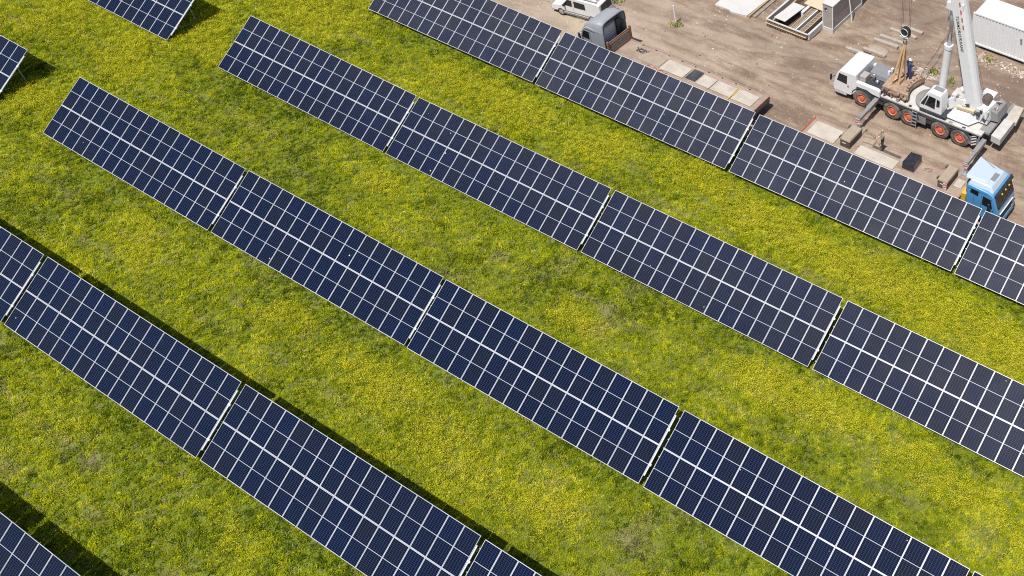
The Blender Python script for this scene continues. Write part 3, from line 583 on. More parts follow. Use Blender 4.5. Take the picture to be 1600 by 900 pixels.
cyl = MB().tube(cy0, cy1, .27, n=22).tube(cy1 - Vector((0, 0, .15)), cy1 + Vector((0, 0, .12)), .31, n=22).build('luffing_cylinder', M['white'], C, smooth=False)
MB().tube(cy1, cy2, .17, n=18).build('piston_rod', M['chrome'], cyl, smooth=True)
MB().hexa([cy2 + Vector(v) for v in ((-.35,-.4,-.2),(.9,-.4,-.4),(.9,.4,-.4),(-.35,.4,-.2),(-.35,-.4,.3),(.9,-.4,.5),(.9,.4,.5),(-.35,.4,.3))]).build('cylinder_bracket', M['white'], boom, .05)
for yy in (-.3, .3): MB().tube(PA + BD*24.9 + fr*-.5 + Vector((0, yy*.3, 0)), Vector((46.4, 12.9+yy*.3, 3.3)), .012, n=5).build('hoist_rope', M['rope'], C)

# hook block, ropes, slings, weight, people on the crane
HK = Vector((40.38, 12.3, 6.0))
H = thing('hook_block', 'black and white hook block hanging on two ropes above the crane deck', 'crane hook', HK)
MB().prism([(40.05, 6.45), (40.05, 6.8), (40.15, 7.0), (40.38, 7.1), (40.6, 7.0), (40.7, 6.8), (40.7, 6.45)], 'y', 12.12, 12.48).build('sheave_housing', M['black'], H, .02)
mb = MB(); mb.lathe([(.30, 12.06), (.30, 12.11), (.26, 12.11)], (40.38, 0, 6.78), 'y', 20); mb.build('sheave', M['white'], H)
MB().box(40.06, 40.69, 12.1, 12.5, 6.33, 6.46).build('cross_beam', M['white'], H, .02)
MB().prism([(40.2, 6.33), (40.56, 6.33), (40.52, 6.1), (40.38, 5.95), (40.24, 6.1)], 'y', 12.2, 12.4).build('hook_shank', M['white_dirty'], H, .02)
mb = MB(); hp = [HK + Vector((.14*math.cos(a), 0, -.14 + .14*math.sin(a))) for a in np.linspace(1.5, -3.6, 12)]
for a, b_ in zip(hp[:-1], hp[1:]): mb.tube(a, b_, .035, n=8)
mb.build('hook', M['dark'], H)
for dx in (-.28, .28):
    for dy in (-.1, .1): MB().tube((40.38+dx, 12.3+dy, 6.9), (40.2+dx*.6, 12.35+dy, 27.3), .014, n=6).build('rope', M['rope'], H)
for k, (sx, sy, lab) in enumerate(((39.75, 11.75, 'left beige textile sling from the hook down to the muddy counterweight'), (40.25, 11.9, 'right beige textile sling from the hook down to the muddy counterweight'))):
    mb = MB(); top = HK + Vector((-.04 + .08*k, 0, -.26))
    for e in (Vector((0, 0, 0)), Vector((.10, .75, .0))): mb.bar(top - HK, Vector((sx, sy, 2.42)) + e - HK, .13, .03, 0, (0, 1, 0))
    mb.box(sx - HK.x - .08, sx - HK.x + .08, sy - HK.y - .05, sy - HK.y + .8, 2.40 - HK.z, 2.44 - HK.z)
    single('lifting_sling', mb, M['sling'], lab, 'sling', HK, 'beige lifting slings')
W = thing('counterweight', 'mud-caked stacked counterweight slab with a curved end on the crane deck', 'counterweight', (40.2, 12.4, 1.7))
def wslab(z0, z1, g, seed):
    rg = random.Random(seed); arc = [(41.35 - .35*math.sin(math.pi*u)**1 + rg.uniform(-.03, .03), 11.3 + 2.45*u) for u in np.linspace(0, 1, 10)]
    return MB().prism([(39.3 - g + rg.uniform(-.05, .05), 13.75 + g), (39.2 - g, 12.6), (39.3 - g, 11.25 - g)] + [(x + g, y) for x, y in arc], 'z', z0, z1)
for k, (z0, z1, g) in enumerate(((1.71, 1.92, -.02), (1.93, 2.14, .03), (2.15, 2.38, 0))): wslab(z0, z1, g, k).build('slab', M['mud'] if k else M['mud_dark'], W, .02)
rg = random.Random(3); mb = MB()
for k in range(16): x = 39.4 + rg.random()*1.7; z = 1.75 + rg.random()*.5; mb.box(x, x + rg.uniform(.06, .2), 11.14 - rg.uniform(0, .1), 11.26, z, z + rg.uniform(.05, .16), k % 2)
for k in range(14): y = 11.45 + k*.16; x = 41.12 - .33*math.sin(math.pi*(y-11.3)/2.45); mb.box(x, x + rg.uniform(.1, .22), y, y + .09, 2.2, 2.43, k % 2)
for k in range(18): x = 39.35 + rg.random()*1.5; y = 11.5 + rg.random()*2.1; mb.box(x, x + rg.uniform(.05, .16), y, y + rg.uniform(.05, .12), 2.36, 2.38 + rg.uniform(.02, .07), k % 2)
mb.build('lugs', [M['mud'], M['mud_dark']], W)
MB().box(39.86, 40.12, 11.10, 11.2, 1.95, 2.2).box(39.92, 40.06, 11.085, 11.11, 2.0, 2.15, 1).build('socket', [M['mud'], M['black']], W)

# ------------------------------------------------------------------ people
def person(label, loc, rz, top, legs, helmet=None, hair=(.1, .06, .04), arms='down', hgt=1.72):
    r = thing('person', label, 'person', loc, (0, 0, rz))
    k = hgt/1.75; V = []; R_ = []; Ed = []
    def v(p, rad, par=None):
        V.append(tuple(c_*k for c_ in p)); R_.append(rad*k)
        if par is not None: Ed.append((par, len(V)-1))
        return len(V)-1
    pel = v((0, 0, .95), .165); sp1 = v((0, .01, 1.12), .165, pel); ch = v((0, .02, 1.32), .195, sp1); nb = v((0, 0, 1.47), .07, ch); nk = v((0, -.005, 1.53), .055, nb); hd = v((0, -.02, 1.62), .088, nk); ht = v((0, -.015, 1.70), .075, hd); v((0, -.115, 1.615), .012, hd)
    for s_ in (-1, 1):
        hp = v((.10*s_, 0, .86), .105, pel); kn = v((.12*s_, -.02, .49), .08, hp); an = v((.13*s_, .02, .09), .06, kn); hl = v((.13*s_, .03, .04), .045, an); v((.145*s_, -.16, .035), .038, hl)
        sh = v((.22*s_, .01, 1.40), .08, ch)
        el = (.27*s_, .03, 1.13) if arms == 'down' else (.27*s_, -.10, 1.16); wr = (.26*s_, -.08, .90) if arms == 'down' else (.14*s_, -.32, 1.20)
        e_ = v(el, .062, sh); w_ = v(wr, .042, e_); d = (Vector(wr) - Vector(el)).normalized()
        pa = v(tuple(Vector(wr) + d*.06), .034, w_)
        for j in range(4):
            o_ = Vector((.0, (j-1.5)*.019, 0)) if arms == 'down' else Vector(((j-1.5)*.019, 0, 0)); f1 = v(tuple(Vector(wr) + d*.11 + o_), .0095, pa); v(tuple(Vector(wr) + d*(.165 - .012*abs(j-1.3)) + o_ + Vector((-.02*s_, 0, 0))), .008, f1)
        th = v(tuple(Vector(wr) + d*.06 + Vector((-.01*s_, -.05, 0))), .010, pa); v(tuple(Vector(wr) + d*.1 + Vector((-.02*s_, -.06, 0))), .009, th)
    me = bpy.data.meshes.new('body'); me.from_pydata(V, Ed, []); o = bpy.data.objects.new('body_tmp', me); COL.objects.link(o)
    o.modifiers.new('skin', 'SKIN'); sd = me.skin_vertices[0].data
    for i, q in enumerate(R_): sd[i].radius = (q, q*.8 if i in (0, 1, 2) else q)
    sd[0].use_root = True
    ss = o.modifiers.new('sub', 'SUBSURF'); ss.levels = 1; ss.render_levels = 1
    bpy.context.view_layer.update(); bme = bpy.data.meshes.new_from_object(o.evaluated_get(bpy.context.evaluated_depsgraph_get())); bpy.data.objects.remove(o)
    bme.name = 'body'
    for m_ in (M['skin'], top, legs, M['black']): bme.materials.append(m_)
    idx = []
    for p in bme.polygons:
        c_ = p.center/k; hand = abs(c_.x) > .15 and c_.z < .93 if arms == 'down' else c_.y < -.29
        idx.append(3 if c_.z < .10 else 2 if c_.z < .96 and not (abs(c_.x) > .2) else 0 if c_.z > 1.485 or hand else 1)
    bme.polygons.foreach_set('material_index', idx); bme.polygons.foreach_set('use_smooth', [True]*len(idx))
    bo = link(bpy.data.objects.new('body', bme)); bo.parent = r
    hm = MB(); prof = [(.001, .135), (.06, .125), (.10, .09), (.122, .03), (.13, 0)] if helmet else [(.001, .115), (.055, .105), (.085, .07), (.098, .01), (.09, -.05)]
    hm.lathe([(a*k, (1.655 + b_)*k) for a, b_ in prof], (0, -.012, 0), 'z', 18)
    if helmet: hm.lathe([(.13*k, 1.655*k), (.16*k, 1.645*k), (.16*k, 1.652*k), (.125*k, 1.67*k)], (0, -.03, 0), 'z', 18)
    hm.build('helmet' if helmet else 'hair', helmet or pm('hair', hair, .8), r, smooth=True, local=True)
    eb = MB()
    for s_ in (-1, 1): eb.box((.03*s_-.011)*k, (.03*s_+.011)*k, -.108*k, -.098*k, 1.622*k, 1.634*k)
    eb.box(-.024*k, .024*k, -.104*k, -.095*k, 1.568*k, 1.575*k); eb.build('face', M['mud_dark'], r, local=True)
    return r
person('worker in blue overalls and white helmet standing on the muddy counterweight', (40.45, 13.0, 2.385), 2.6, M['bluework'], M['bluework'], M['helmet'], arms='front')
person('man in khaki shirt and black trousers standing on the flatbed trailer', (42.0, 6.80, 1.095), -.9, M['khaki'], M['trouser'], None, (.42, .33, .25), arms='front')

# ------------------------------------------------------------------ trucks and trailers
TY0, TY1 = 4.75, 7.25
def flatbed(label, x0, x1, z, head_x, end_x, legs_x):
    r = thing('flatbed_trailer', label, 'trailer', ((x0+x1)/2, 6, 0))
    n = 13; wd = (TY1 - TY0 - .2)/n
    for k in range(n): MB().box(x0+.06, x1-.06, TY0+.1+k*wd+.004, TY0+.1+(k+1)*wd-.004, z-.045, z + random.uniform(-.006, .004)).build('plank', M['bed'], r)
    MB().box(x0, x1, TY0, TY0+.1, z-.2, z+.03).box(x0, x1, TY1-.1, TY1, z-.2, z+.03).build('side_rail', M['bed_rust'], r, .01)
    MB().box(x0, x0+.06, TY0+.1, TY1-.1, z-.2, z+.025).box(x1-.06, x1, TY0+.1, TY1-.1, z-.25, z+.04).build('end_beam', M['rust'], r, .01)
    MB().box(x0+.3, x1-.2, 5.45, 5.62, z-.5, z-.06).box(x0+.3, x1-.2, 6.38, 6.55, z-.5, z-.06).build('chassis_beam', M['dark'], r)
    for xc in legs_x:
        wheel(r, xc, TY0+.05, .42, .34, -1, M['grey']); wheel(r, xc, TY1-.05, .42, .34, 1, M['grey'])
    return r
F1 = flatbed('long empty flatbed with a rusty headboard behind the grey truck', 20.0, 32.5, 1.15, 20, 32.5, (28.6, 29.9, 31.2))
hb = MB().box(19.93, 20.0, TY0+.15, TY1, 1.12, 2.18).build('headboard', M['rust'], F1)
for k in range(4): MB().box(19.995, 20.02, TY0+.3, TY1-.15, 1.25+.22*k, 1.41+.22*k).build('board', M['oldwood'], hb)
MB().box(19.9, 20.05, TY1-.02, TY1+.1, 1.1, 2.3).box(19.9, 20.05, TY0+.05, TY0+.15, 1.1, 2.3).build('stake', M['rust'], hb)
MB().box(32.49, 32.53, TY0+.1, TY1-.1, .75, 1.0).build('underrun_bar', M['dark'], F1)
for k in range(9): MB().box(21.2+1.2*k, 21.32+1.2*k, TY1-.17, TY1-.10, 1.155, 1.2).build('lashing_point', M['dark'], F1)
F2 = flatbed('flatbed trailer coupled behind the blue truck, loaded with weights', 36.4, 48.6, 1.07, 36.4, 48.6, (38.2, 39.5, 40.8))
MB().box(36.36, 36.42, TY0, TY1, 1.0, 1.12).build('red_end_strip', M['red'], F2)
def plate(label, x0, x1, y0, y1, z, mat, th=.05, rz=0, cat='plate', name='plate', grp=None):
    cx_, cy_ = (x0+x1)/2, (y0+y1)/2; return single(name, MB().box(x0-cx_, x1-cx_, y0-cy_, y1-cy_, 0, th), mat, label, cat, (cx_, cy_, z), grp, .008, rz)
plate('brown stained board on the flatbed close to the rusty headboard', 21.9, 23.85, 5.6, 6.7, 1.165, M['tan'], .03, 0, 'board', 'board')
plate('pale plate on the flatbed just left of the dark square plate', 24.0, 26.05, 5.55, 6.75, 1.165, M['plate'], grp='pale plates on the flatbed')
plate('dark grey square plate in the middle of the empty flatbed', 26.2, 27.05, 5.7, 6.85, 1.165, M['dark'], .04)
plate('narrow pale plate just right of the dark square on the flatbed', 27.2, 28.35, 5.6, 6.7, 1.165, M['plate'], grp='pale plates on the flatbed')
plate('long pale plate right of centre on the flatbed, before the orange strap', 28.45, 30.15, 5.6, 6.7, 1.165, M['plate'], grp='pale plates on the flatbed')
plate('pale plate at the rear end of the flatbed, beyond the orange strap', 30.3, 32.0, 5.55, 6.75, 1.165, M['plate'], grp='pale plates on the flatbed')
single('strap', MB().bar((-.02, -.75, .07), (.05, .7, .07), .07, .012), M['yellow'], 'orange strap lying between the two rear plates on the flatbed', 'strap', (30.22, 6.1, 1.16))
rg = random.Random(8); mb = MB(); a = Vector((0, 0, .03))
for k in range(22):
    b_ = Vector((.45*math.sin(k*.8) + .02*k, .22*math.cos(k*1.1), .03 + .01*(k % 3))); mb.tube(a, b_, .022, n=5); a = b_
single('rope_coil', mb, M['dark'], 'dark tangled rope on the front of the flatbed near the headboard', 'rope', (21.4, 6.5, 1.16))
mb = MB(); a = Vector((0, 0, .03))
for k in range(16):
    b_ = Vector((.12*k, .12*math.sin(k*1.3), .03)); mb.tube(a, b_, .022, n=5); a = b_
single('lashing_strap', mb, M['red'], 'crumpled red lashing strap on the near edge of the empty flatbed', 'strap', (23.0, 5.35, 1.16))
plate('pale board at the red-edged left end of the loaded flatbed', 36.75, 38.9, 5.5, 6.9, 1.085, M['plate'])
plate('long pale board on the loaded flatbed between the man and the solar panels', 40.6, 43.6, 5.4, 6.35, 1.085, M['plate'])
plate('narrow dark slot plate under the feet of the man in khaki', 41.3, 43.5, 6.62, 6.86, 1.08, M['brown'], .012)
plate('small tan slab lying right of the left weight block', 40.5, 41.3, 6.75, 7.2, 1.085, M['tan'], .10, .1, 'slab', 'slab')
def weight(x0, x1, label, strp):
    cx_ = (x0+x1)/2; r = thing('weight_block', label, 'weight', (cx_, 6.4, 1.08), group='weight blocks on the flatbed')
    MB().box(x0, x1, 5.62, 7.22, 1.085, 1.66).build('body', M['brown'], r, .02)
    MB().hexa([(x0-.03, 5.58, 1.665), (x1+.03, 5.58, 1.665), (x1+.03, 7.25, 1.665), (x0-.03, 7.25, 1.665), (x0+.02, 5.64, 1.80), (x1-.02, 5.64, 1.80), (x1-.02, 7.2, 1.80), (x0+.02, 7.2, 1.80)]).build('cap', M['tan'], r, .03)
    for q in ((x0-.06, 5.8), (x0-.06, 7.0)): MB().lathe([(.05, q[0]), (.13, q[0]), (.13, q[0]+.07), (.05, q[0]+.07)], (0, q[1], 1.72), 'y', 14).build('lifting_eye', M['brown'], r) if False else MB().tube((q[0], q[1]-.1, 1.72), (q[0], q[1]+.1, 1.72), .09, n=10).build('lifting_eye', M['brown'], r)
    MB().box(x0+.18, x0+.45, 5.605, 5.62, 1.42, 1.47).build('name_plate', M['white'], r)
    if strp: stripes(r, 'warning_board', x1-.30, x1-.02, 5.595, 1.12, 1.62, 3, M['white'], M['red'])
    return r
weight(39.38, 40.14, 'tan-topped dark weight block at the left on the loaded flatbed', False)
weight(46.88, 47.58, 'tan-topped weight block with red-white stripes just behind the blue cab', True)
bb = thing('wrapped_pallet', 'black film-wrapped box on the flatbed right of the man', 'box', (44.5, 6.45, 1.075))
MB().hexa([(44.06, 5.85, 1.15), (44.94, 5.87, 1.15), (44.9, 7.12, 1.15), (44.05, 7.08, 1.15), (44.08, 5.88, 1.70), (44.93, 5.9, 1.73), (44.88, 7.08, 1.72), (44.07, 7.04, 1.69)]).build('film', M['film'], bb, .03)
MB().box(44.06, 44.94, 5.86, 7.1, 1.08, 1.145).build('pallet', M['oldwood'], bb)
plate('small pale pad lying behind the right weight block on the flatbed', 47.75, 48.3, 6.2, 7.0, 1.085, M['plate'], .06, 0, 'pad', 'pad')
rg = random.Random(12)
for k, (x, y, lab) in enumerate(((43.95, 6.0, 'loose brown rope scraps left of the black wrapped box'), (45.6, 6.7, 'loose rope scraps between the black box and the striped weight'), (40.55, 6.1, 'loose tan rope beside the left weight block'))):
    mb = MB(); a = Vector((0, 0, .03))
    for j in range(14): b_ = Vector((.28*math.sin(j*1.1 + k), .2*math.cos(j*.8 + k), .03)); mb.tube(a, b_, .02, n=5); a = b_
    single('rope_scrap', mb, M['mud'], lab, 'rope', (x, y, 1.08))

def cab_windows(root, y, quads, mat):
    for nm, q in quads: pane(root, nm, [(a, y, b_) for a, b_ in q], mat)
B = thing('blue_truck', 'sky blue tractor truck with a pale roof spoiler, facing right', 'truck', (50.7, 6, 0))
body = MB().prism([(49.35, .95), (49.33, 3.30), (50.8, 3.22), (51.20, 3.05), (51.58, 2.05), (51.70, 1.45), (51.68, .55), (51.2, .55), (51.1, .95)], 'y', TY0, TY1).build('cab', M['blue'], B, .10, 3)
roof = MB().hexa([(49.36, TY0+.06, 3.22), (51.16, TY0+.12, 3.08), (51.16, TY1-.12, 3.08), (49.36, TY1-.06, 3.22), (49.5, TY0+.22, 3.62), (50.86, TY0+.36, 3.46), (50.86, TY1-.36, 3.46), (49.5, TY1-.22, 3.62)]).build('roof', M['paleblue'], B, .09, 3)
MB().hexa([(49.15, TY0+.18, 3.55), (50.55, TY0+.5, 3.50), (50.55, TY1-.5, 3.50), (49.15, TY1-.18, 3.55), (49.12, TY0+.25, 3.80), (50.2, TY0+.62, 3.58), (50.2, TY1-.62, 3.58), (49.12, TY1-.25, 3.80)]).build('spoiler', M['paleblue'], roof, .05, 3)
MB().box(50.42, 50.8, 5.65, 6.4, 3.49, 3.515).build('roof_hatch', M['grey'], roof, .01)
cab_windows(body, TY0-.004, (('sleeper_window', [(49.62, 2.72), (50.2, 2.62), (50.2, 3.02), (49.68, 3.06)]), ('side_window', [(50.5, 2.1), (51.25, 2.02), (51.05, 2.75), (50.52, 2.82)])), M['glass'])
pane(body, 'windscreen', [(51.62, TY0+.14, 2.02), (51.62, TY1-.14, 2.02), (51.24, TY1-.16, 3.02), (51.24, TY0+.16, 3.02)], M['glass'])
MB().box(51.25, 51.48, TY0+.1, TY1-.1, 3.0, 3.1).build('sun_visor', M['black'], body, .02)
MB().box(51.58, 51.76, TY0+.1, TY1-.1, .45, .85).build('bumper', M['blue'], B, .05)
MB().box(51.62, 51.72, TY0+.35, TY1-.35, .95, 1.38).box(51.65, 51.74, TY0+.3, TY1-.3, 1.5, 1.56, 1).build('grille', [M['black'], M['white']], B, .01)
for y_ in (TY0+.28, TY1-.28): MB().box(51.67, 51.75, y_-.18, y_+.18, .82, 1.0).build('headlight', M['chrome'], B, .02)
for y_, s_ in ((TY0, -1), (TY1, 1)): MB().bar((51.1, y_, 2.75), (51.15, y_+s_*.25, 2.75), .04, .04).box(51.04, 51.2, y_+s_*.36-.06, y_+s_*.36+.06, 2.0, 2.7).build('mirror', M['black'], B, .02)
MB().box(49.9, 49.92, TY0-.006, TY0, 1.0, 2.6).box(49.4, 51.5, TY0-.006, TY0, 1.55, 1.57).box(49.4, 51.1, TY0-.006, TY0, 3.0, 3.03).box(50.42, 50.44, TY0-.006, TY0, 1.2, 2.9).box(51.25, 51.33, TY0-.02, TY0, 1.85, 1.92).build('door_seam', M['dark'], body)
MB().box(46.4, 51.2, 5.55, 6.45, .55, .95).build('chassis', M['dark'], B)
for y_ in (5.3, 6.2): MB().bar((51.60, y_, 2.12), (51.55, y_+.55, 2.35), .03, .02).build('wiper', M['black'], body)
MB().box(49.2, 49.34, TY0+.3, TY1-.3, 2.3, 3.2).build('rear_vent', M['dark'], B)
for k in range(4): MB().box(51.52, 51.6, TY0+.5+.5*k, TY0+.62+.5*k, 3.02, 3.08).build('marker_lamp', M['yellow'], roof)
MB().box(48.95, 49.28, TY0+.15, TY1-.2, 1.0, 2.2).build('rear_rack', M['yellow'], B, .03)
MB().tube((49.05, 5.4, 1.0), (49.1, 5.6, 2.8), .08).tube((49.05, 6.2, 1.0), (49.1, 6.2, 2.6), .05).build('air_lines', M['dark'], B)
for xc in (51.0, 47.6): wheel(B, xc, TY0+.04, .5, .33, -1, M['grey']); wheel(B, xc, TY1-.04, .5, .33, 1, M['grey'])

G = thing('grey_truck', 'silver grey high-roof tractor truck seen from behind, facing left', 'truck', (18.7, 6, 0))
gb = MB().prism([(19.3, .9), (19.32, 3.05), (18.2, 3.02), (17.75, 2.72), (17.42, 1.95), (17.28, 1.3), (17.32, .5), (18.0, .5), (18.1, .9)], 'y', TY0, TY1).build('cab', M['silver'], G, .10, 3)
def arch(x, z0, zt, w2, n=11):                              # high roof shell cross section
    return [(x, 6 + w2*(abs(math.cos(a))**.5)*(1 if math.cos(a) > 0 else -1), z0 + (zt - z0)*max(math.sin(a), 0)**.24) for a in np.linspace(0, math.pi, n)]
mb = MB(); o1 = [arch(17.85, 2.8, 3.0, 1.1), arch(18.35, 2.9, 3.45, 1.18), arch(19.0, 2.9, 3.72, 1.22), arch(19.78, 2.9, 3.80, 1.23)]
i1 = [arch(19.78, 2.9, 3.70, 1.13), arch(19.0, 2.9, 3.62, 1.12), arch(18.5, 2.9, 3.4, 1.08)]
rings = o1 + i1; nn = 11; vs = [p for r_ in rings for p in r_]; fs = [(i*nn+k, i*nn+k+1, (i+1)*nn+k+1, (i+1)*nn+k) for i in range(len(rings)-1) for k in range(nn-1)]
mb.add(vs, fs); shell = mb.build('roof_spoiler', M['silver'], G, smooth=True)
mb = MB()                                                   # dark rim of the open shell
for a, b_ in zip(arch(19.79, 2.9, 3.76, 1.18)[:-1], arch(19.79, 2.9, 3.76, 1.18)[1:]): mb.bar(a, b_, .05, .11, 0, (1, 0, 0))
mb.build('rim', M['dark'], shell)
for y_ in (TY0+.04, TY1-.04): MB().hexa([(19.3, y_-.03, .95), (19.78, y_-.03, .95), (19.78, y_+.03, .95), (19.3, y_+.03, .95), (19.3, y_-.03, 3.0), (19.76, y_-.03, 3.0), (19.76, y_+.03, 3.0), (19.3, y_+.03, 3.0)]).build('side_fairing', M['silver'], G, .01)
bw = MB().box(19.325, 19.36, TY0+.25, TY1-.45, 1.1, 2.95).build('rear_wall', M['concrete'], G)
for k in range(7): MB().box(19.36, 19.385, TY0+.35, TY0+1.6, 1.5+.2*k, 1.57+.2*k).build('rib', M['white'], bw)
MB().box(19.36, 19.52, TY1-.75, TY1-.3, 1.0, 3.1).build('air_intake', M['dark'], G, .03)
cab_windows(gb, TY0-.004, (('side_window', [(17.62, 1.98), (18.35, 1.98), (18.38, 2.62), (17.88, 2.62)]),), M['glass'])
pane(gb, 'windscreen', [(17.38, TY0+.12, 1.95), (17.38, TY1-.12, 1.95), (17.80, TY1-.14, 2.76), (17.80, TY0+.14, 2.76)], M['glass'])
MB().box(18.0, 19.0, TY0-.006, TY0, 2.78, 2.83).box(18.46, 18.48, TY0-.006, TY0, 1.0, 2.7).build('trim_line', M['dark'], gb)
for y_, s_ in ((TY0, -1), (TY1, 1)): MB().bar((17.75, y_, 2.5), (17.7, y_+s_*.22, 2.5), .04, .04).box(17.62, 17.78, y_+s_*.32-.06, y_+s_*.32+.06, 1.8, 2.5).build('mirror', M['dark'], G, .02)
MB().box(18.0, 22.6, 5.55, 6.45, .5, .9).build('chassis', M['dark'], G)
MB().box(17.22, 17.4, TY0+.1, TY1-.1, .4, .8).build('bumper', M['dark'], G, .03)
for xc in (18.1, 21.6): wheel(G, xc, TY0+.04, .48, .33, -1, M['grey']); wheel(G, xc, TY1-.04, .48, .33, 1, M['grey'])

# ------------------------------------------------------------------ white van (local frame: x from nose 0 to tail 4.5)
Vn = thing('white_van', 'white panel van with a loaded roof rack at the top edge', 'van', (11.55, 7.75, .0), (0, 0, .16))
def L(mb, name, mat, par=None, bev=0, **kw): return mb.build(name, mat, par or Vn, bev, local=True, **kw)
prof = [(.02, .35), (0, .62), (.12, .86), (.95, 1.02), (1.55, 1.72), (1.85, 1.84), (4.2, 1.86), (4.42, 1.75), (4.5, .9), (4.48, .35)]
vb = L(MB().prism(prof, 'y', 0, 1.8), 'body', M['white'], None, .07, seg=3)
L(MB().box(-.04, .25, .04, 1.76, .28, .52), 'bumper', M['grey'], None, .05); L(MB().box(4.4, 4.54, .04, 1.76, .3, .55), 'rear_bumper', M['grey'], None, .04)
def lp(name, q, mat):
    o = pane(vb, name, [Vector(p) + ORG[Vn.name] for p in q], mat); return o
lp('windscreen', [(1.02, .12, 1.08), (1.02, 1.68, 1.08), (1.56, 1.64, 1.70), (1.56, .16, 1.70)], M['glass'])
for y_ in (-.006, 1.806):
    lp('side_window', [(1.15, y_, 1.08), (1.95, y_, 1.06), (1.98, y_, 1.60), (1.62, y_, 1.62)], M['glass'])
    lp('load_window', [(2.15, y_, 1.06), (3.15, y_, 1.06), (3.13, y_, 1.58), (2.16, y_, 1.60)], M['glass'])
lp('rear_window', [(4.49, .2, 1.05), (4.49, 1.6, 1.05), (4.44, 1.55, 1.68), (4.44, .25, 1.68)], M['glass'])
L(MB().box(.95, 3.7, -.02, 0, .52, .58).box(2.04, 2.06, -.006, 0, .45, 1.65).box(1.0, 3.9, -.03, 0, .28, .36), 'rub_strip', M['grey'], vb)
L(MB().box(-.02, .1, .12, .5, .62, .78).box(-.02, .1, 1.3, 1.68, .62, .78), 'headlight', M['chrome'], vb, .02)
L(MB().box(1.2, 1.35, -.2, 0, 1.02, 1.18), 'mirror', M['black'], vb, .02)
for xx in (.85, 3.6):
    for y_, s_ in ((.0, -1), (1.8, 1)):
        tyb = MB().lathe([(.2, y_-s_*.2), (.30, y_-s_*.2), (.33, y_-s_*.16), (.33, y_-s_*.02), (.30, y_+s_*.015), (.2, y_)], (xx, 0, .33), 'y', 24); wo = L(tyb, 'wheel', M['black'], None, smooth=True)
        L(MB().lathe([(.21, y_+s_*.005), (.19, y_+s_*.018), (.08, y_-s_*.02), (.05, y_+s_*.01)], (xx, 0, .33), 'y', 16), 'rim', M['chrome'], wo)
rk = MB()
for xx in (1.95, 2.75, 3.55, 4.1): rk.box(xx, xx+.04, .1, 1.7, 1.93, 1.97)
for yy in (.12, 1.66): rk.box(1.9, 4.2, yy, yy+.04, 1.86, 1.98)
L(rk, 'roof_rack', M['midgrey'])
ld = MB(); o_ = (0, 0, 0)
for yy in (.35, .75): ld.box(-1.15, 1.15, yy-.9, yy-.9+.05, 0, .06)
for k in range(8): ld.box(-1.05+.28*k, -1.0+.28*k, -.55, -.12, .01, .05)
ca, sa = math.cos(.16), math.sin(.16)
def vanp(x, y, z): return (11.55 + x*ca - y*sa, 7.75 + x*sa + y*ca, z)
single('ladder', ld, M['alu'], 'aluminium ladder lying on the van roof rack', 'ladder', vanp(3.0, 1.0, 1.98), None, 0, .16)
single('red_bundle', MB().box(-.7, .7, -.06, .06, 0, .08).bar((-.6, .1, .05), (.65, .22, .07), .1, .08).bar((-.5, .3, .05), (.4, .24, .07), .06, .06), M['red'], 'red bundle of tools on the van roof rack', 'tools', vanp(3.5, .75, 1.98), None, .01, .16)

# ------------------------------------------------------------------ container, shed, formwork and site clutter
K = thing('shipping_container', 'white corrugated steel container on blocks at the top right corner', 'container', (47.1, 22.9, .3))
X0, X1, Y0, Y1, Z0, Z1 = 41.0, 53.2, 21.7, 24.15, .32, 3.08
def corr(n, a, b_, depth):
    pts_ = []; st = (b_-a)/n
    for k in range(n): u = a + k*st; pts_ += [(u, 0), (u+st*.32, 0), (u+st*.5, depth), (u+st*.82, depth)]
    pts_.append((b_, 0)); return pts_
for nm, yy, s_ in (('side_wall', Y0, 1), ('side_wall', Y1, -1)):
    pr = corr(44, X0+.12, X1-.12, .045*s_); mb = MB(); n = len(pr)
    mb.add([(x, yy+.02*s_+d, Z0+.14) for x, d in pr] + [(x, yy+.02*s_+d, Z1-.12) for x, d in pr], [(k, k+1, n+k+1, n+k) for k in range(n-1)]); mb.build(nm, M['white'], K)
for xx, s_ in ((X0, 1), (X1, -1)):
    pr = corr(9, Y0+.12, Y1-.12, .045*s_); mb = MB(); n = len(pr)
    mb.add([(xx+.02*s_+d, y, Z0+.14) for y, d in pr] + [(xx+.02*s_+d, y, Z1-.12) for y, d in pr], [(k, k+1, n+k+1, n+k) for k in range(n-1)]); mb.build('end_wall', M['white'], K)
for xx in (X0, X1-.12):
    for yy in (Y0, Y1-.12): MB().box(xx, xx+.12, yy, yy+.12, Z0, Z1).build('corner_post', M['white'], K, .01)
for yy in (Y0, Y1-.1): MB().box(X0+.12, X1-.12, yy, yy+.1, Z1-.12, Z1-.002).build('top_rail', M['white'], K, .01); MB().box(X0+.12, X1-.12, yy, yy+.1, Z0, Z0+.14).build('bottom_rail', M['white'], K, .01)
mb = MB(); pr = corr(30, X0+.1, X1-.1, .02); n = len(pr); mb.add([(x, Y0+.05, Z1-.02+d) for x, d in pr] + [(x, Y1-.05, Z1-.02+d) for x, d in pr], [(k, k+1, n+k+1, n+k) for k in range(n-1)]); mb.build('roof', M['white'], K)
MB().box(X0+.12, X1-.12, Y0+.1, Y1-.1, Z0+.01, Z0+.1).build('floor', M['dark'], K)
for x in (45.0, 45.05): MB().box(x, x+.14, Y0+.005, Y0+.014, 2.05 - (x-45)*5, 2.25 - (x-45)*5).build('marking', M['grey'], K)
for x in (41.4, 45.4, 49.4, 52.8): MB().box(x, x+.35, Y0+.15, Y0+.6, -.1, Z0).box(x, x+.35, Y1-.6, Y1-.15, -.1, Z0).build('support_block', M['oldwood'], K)

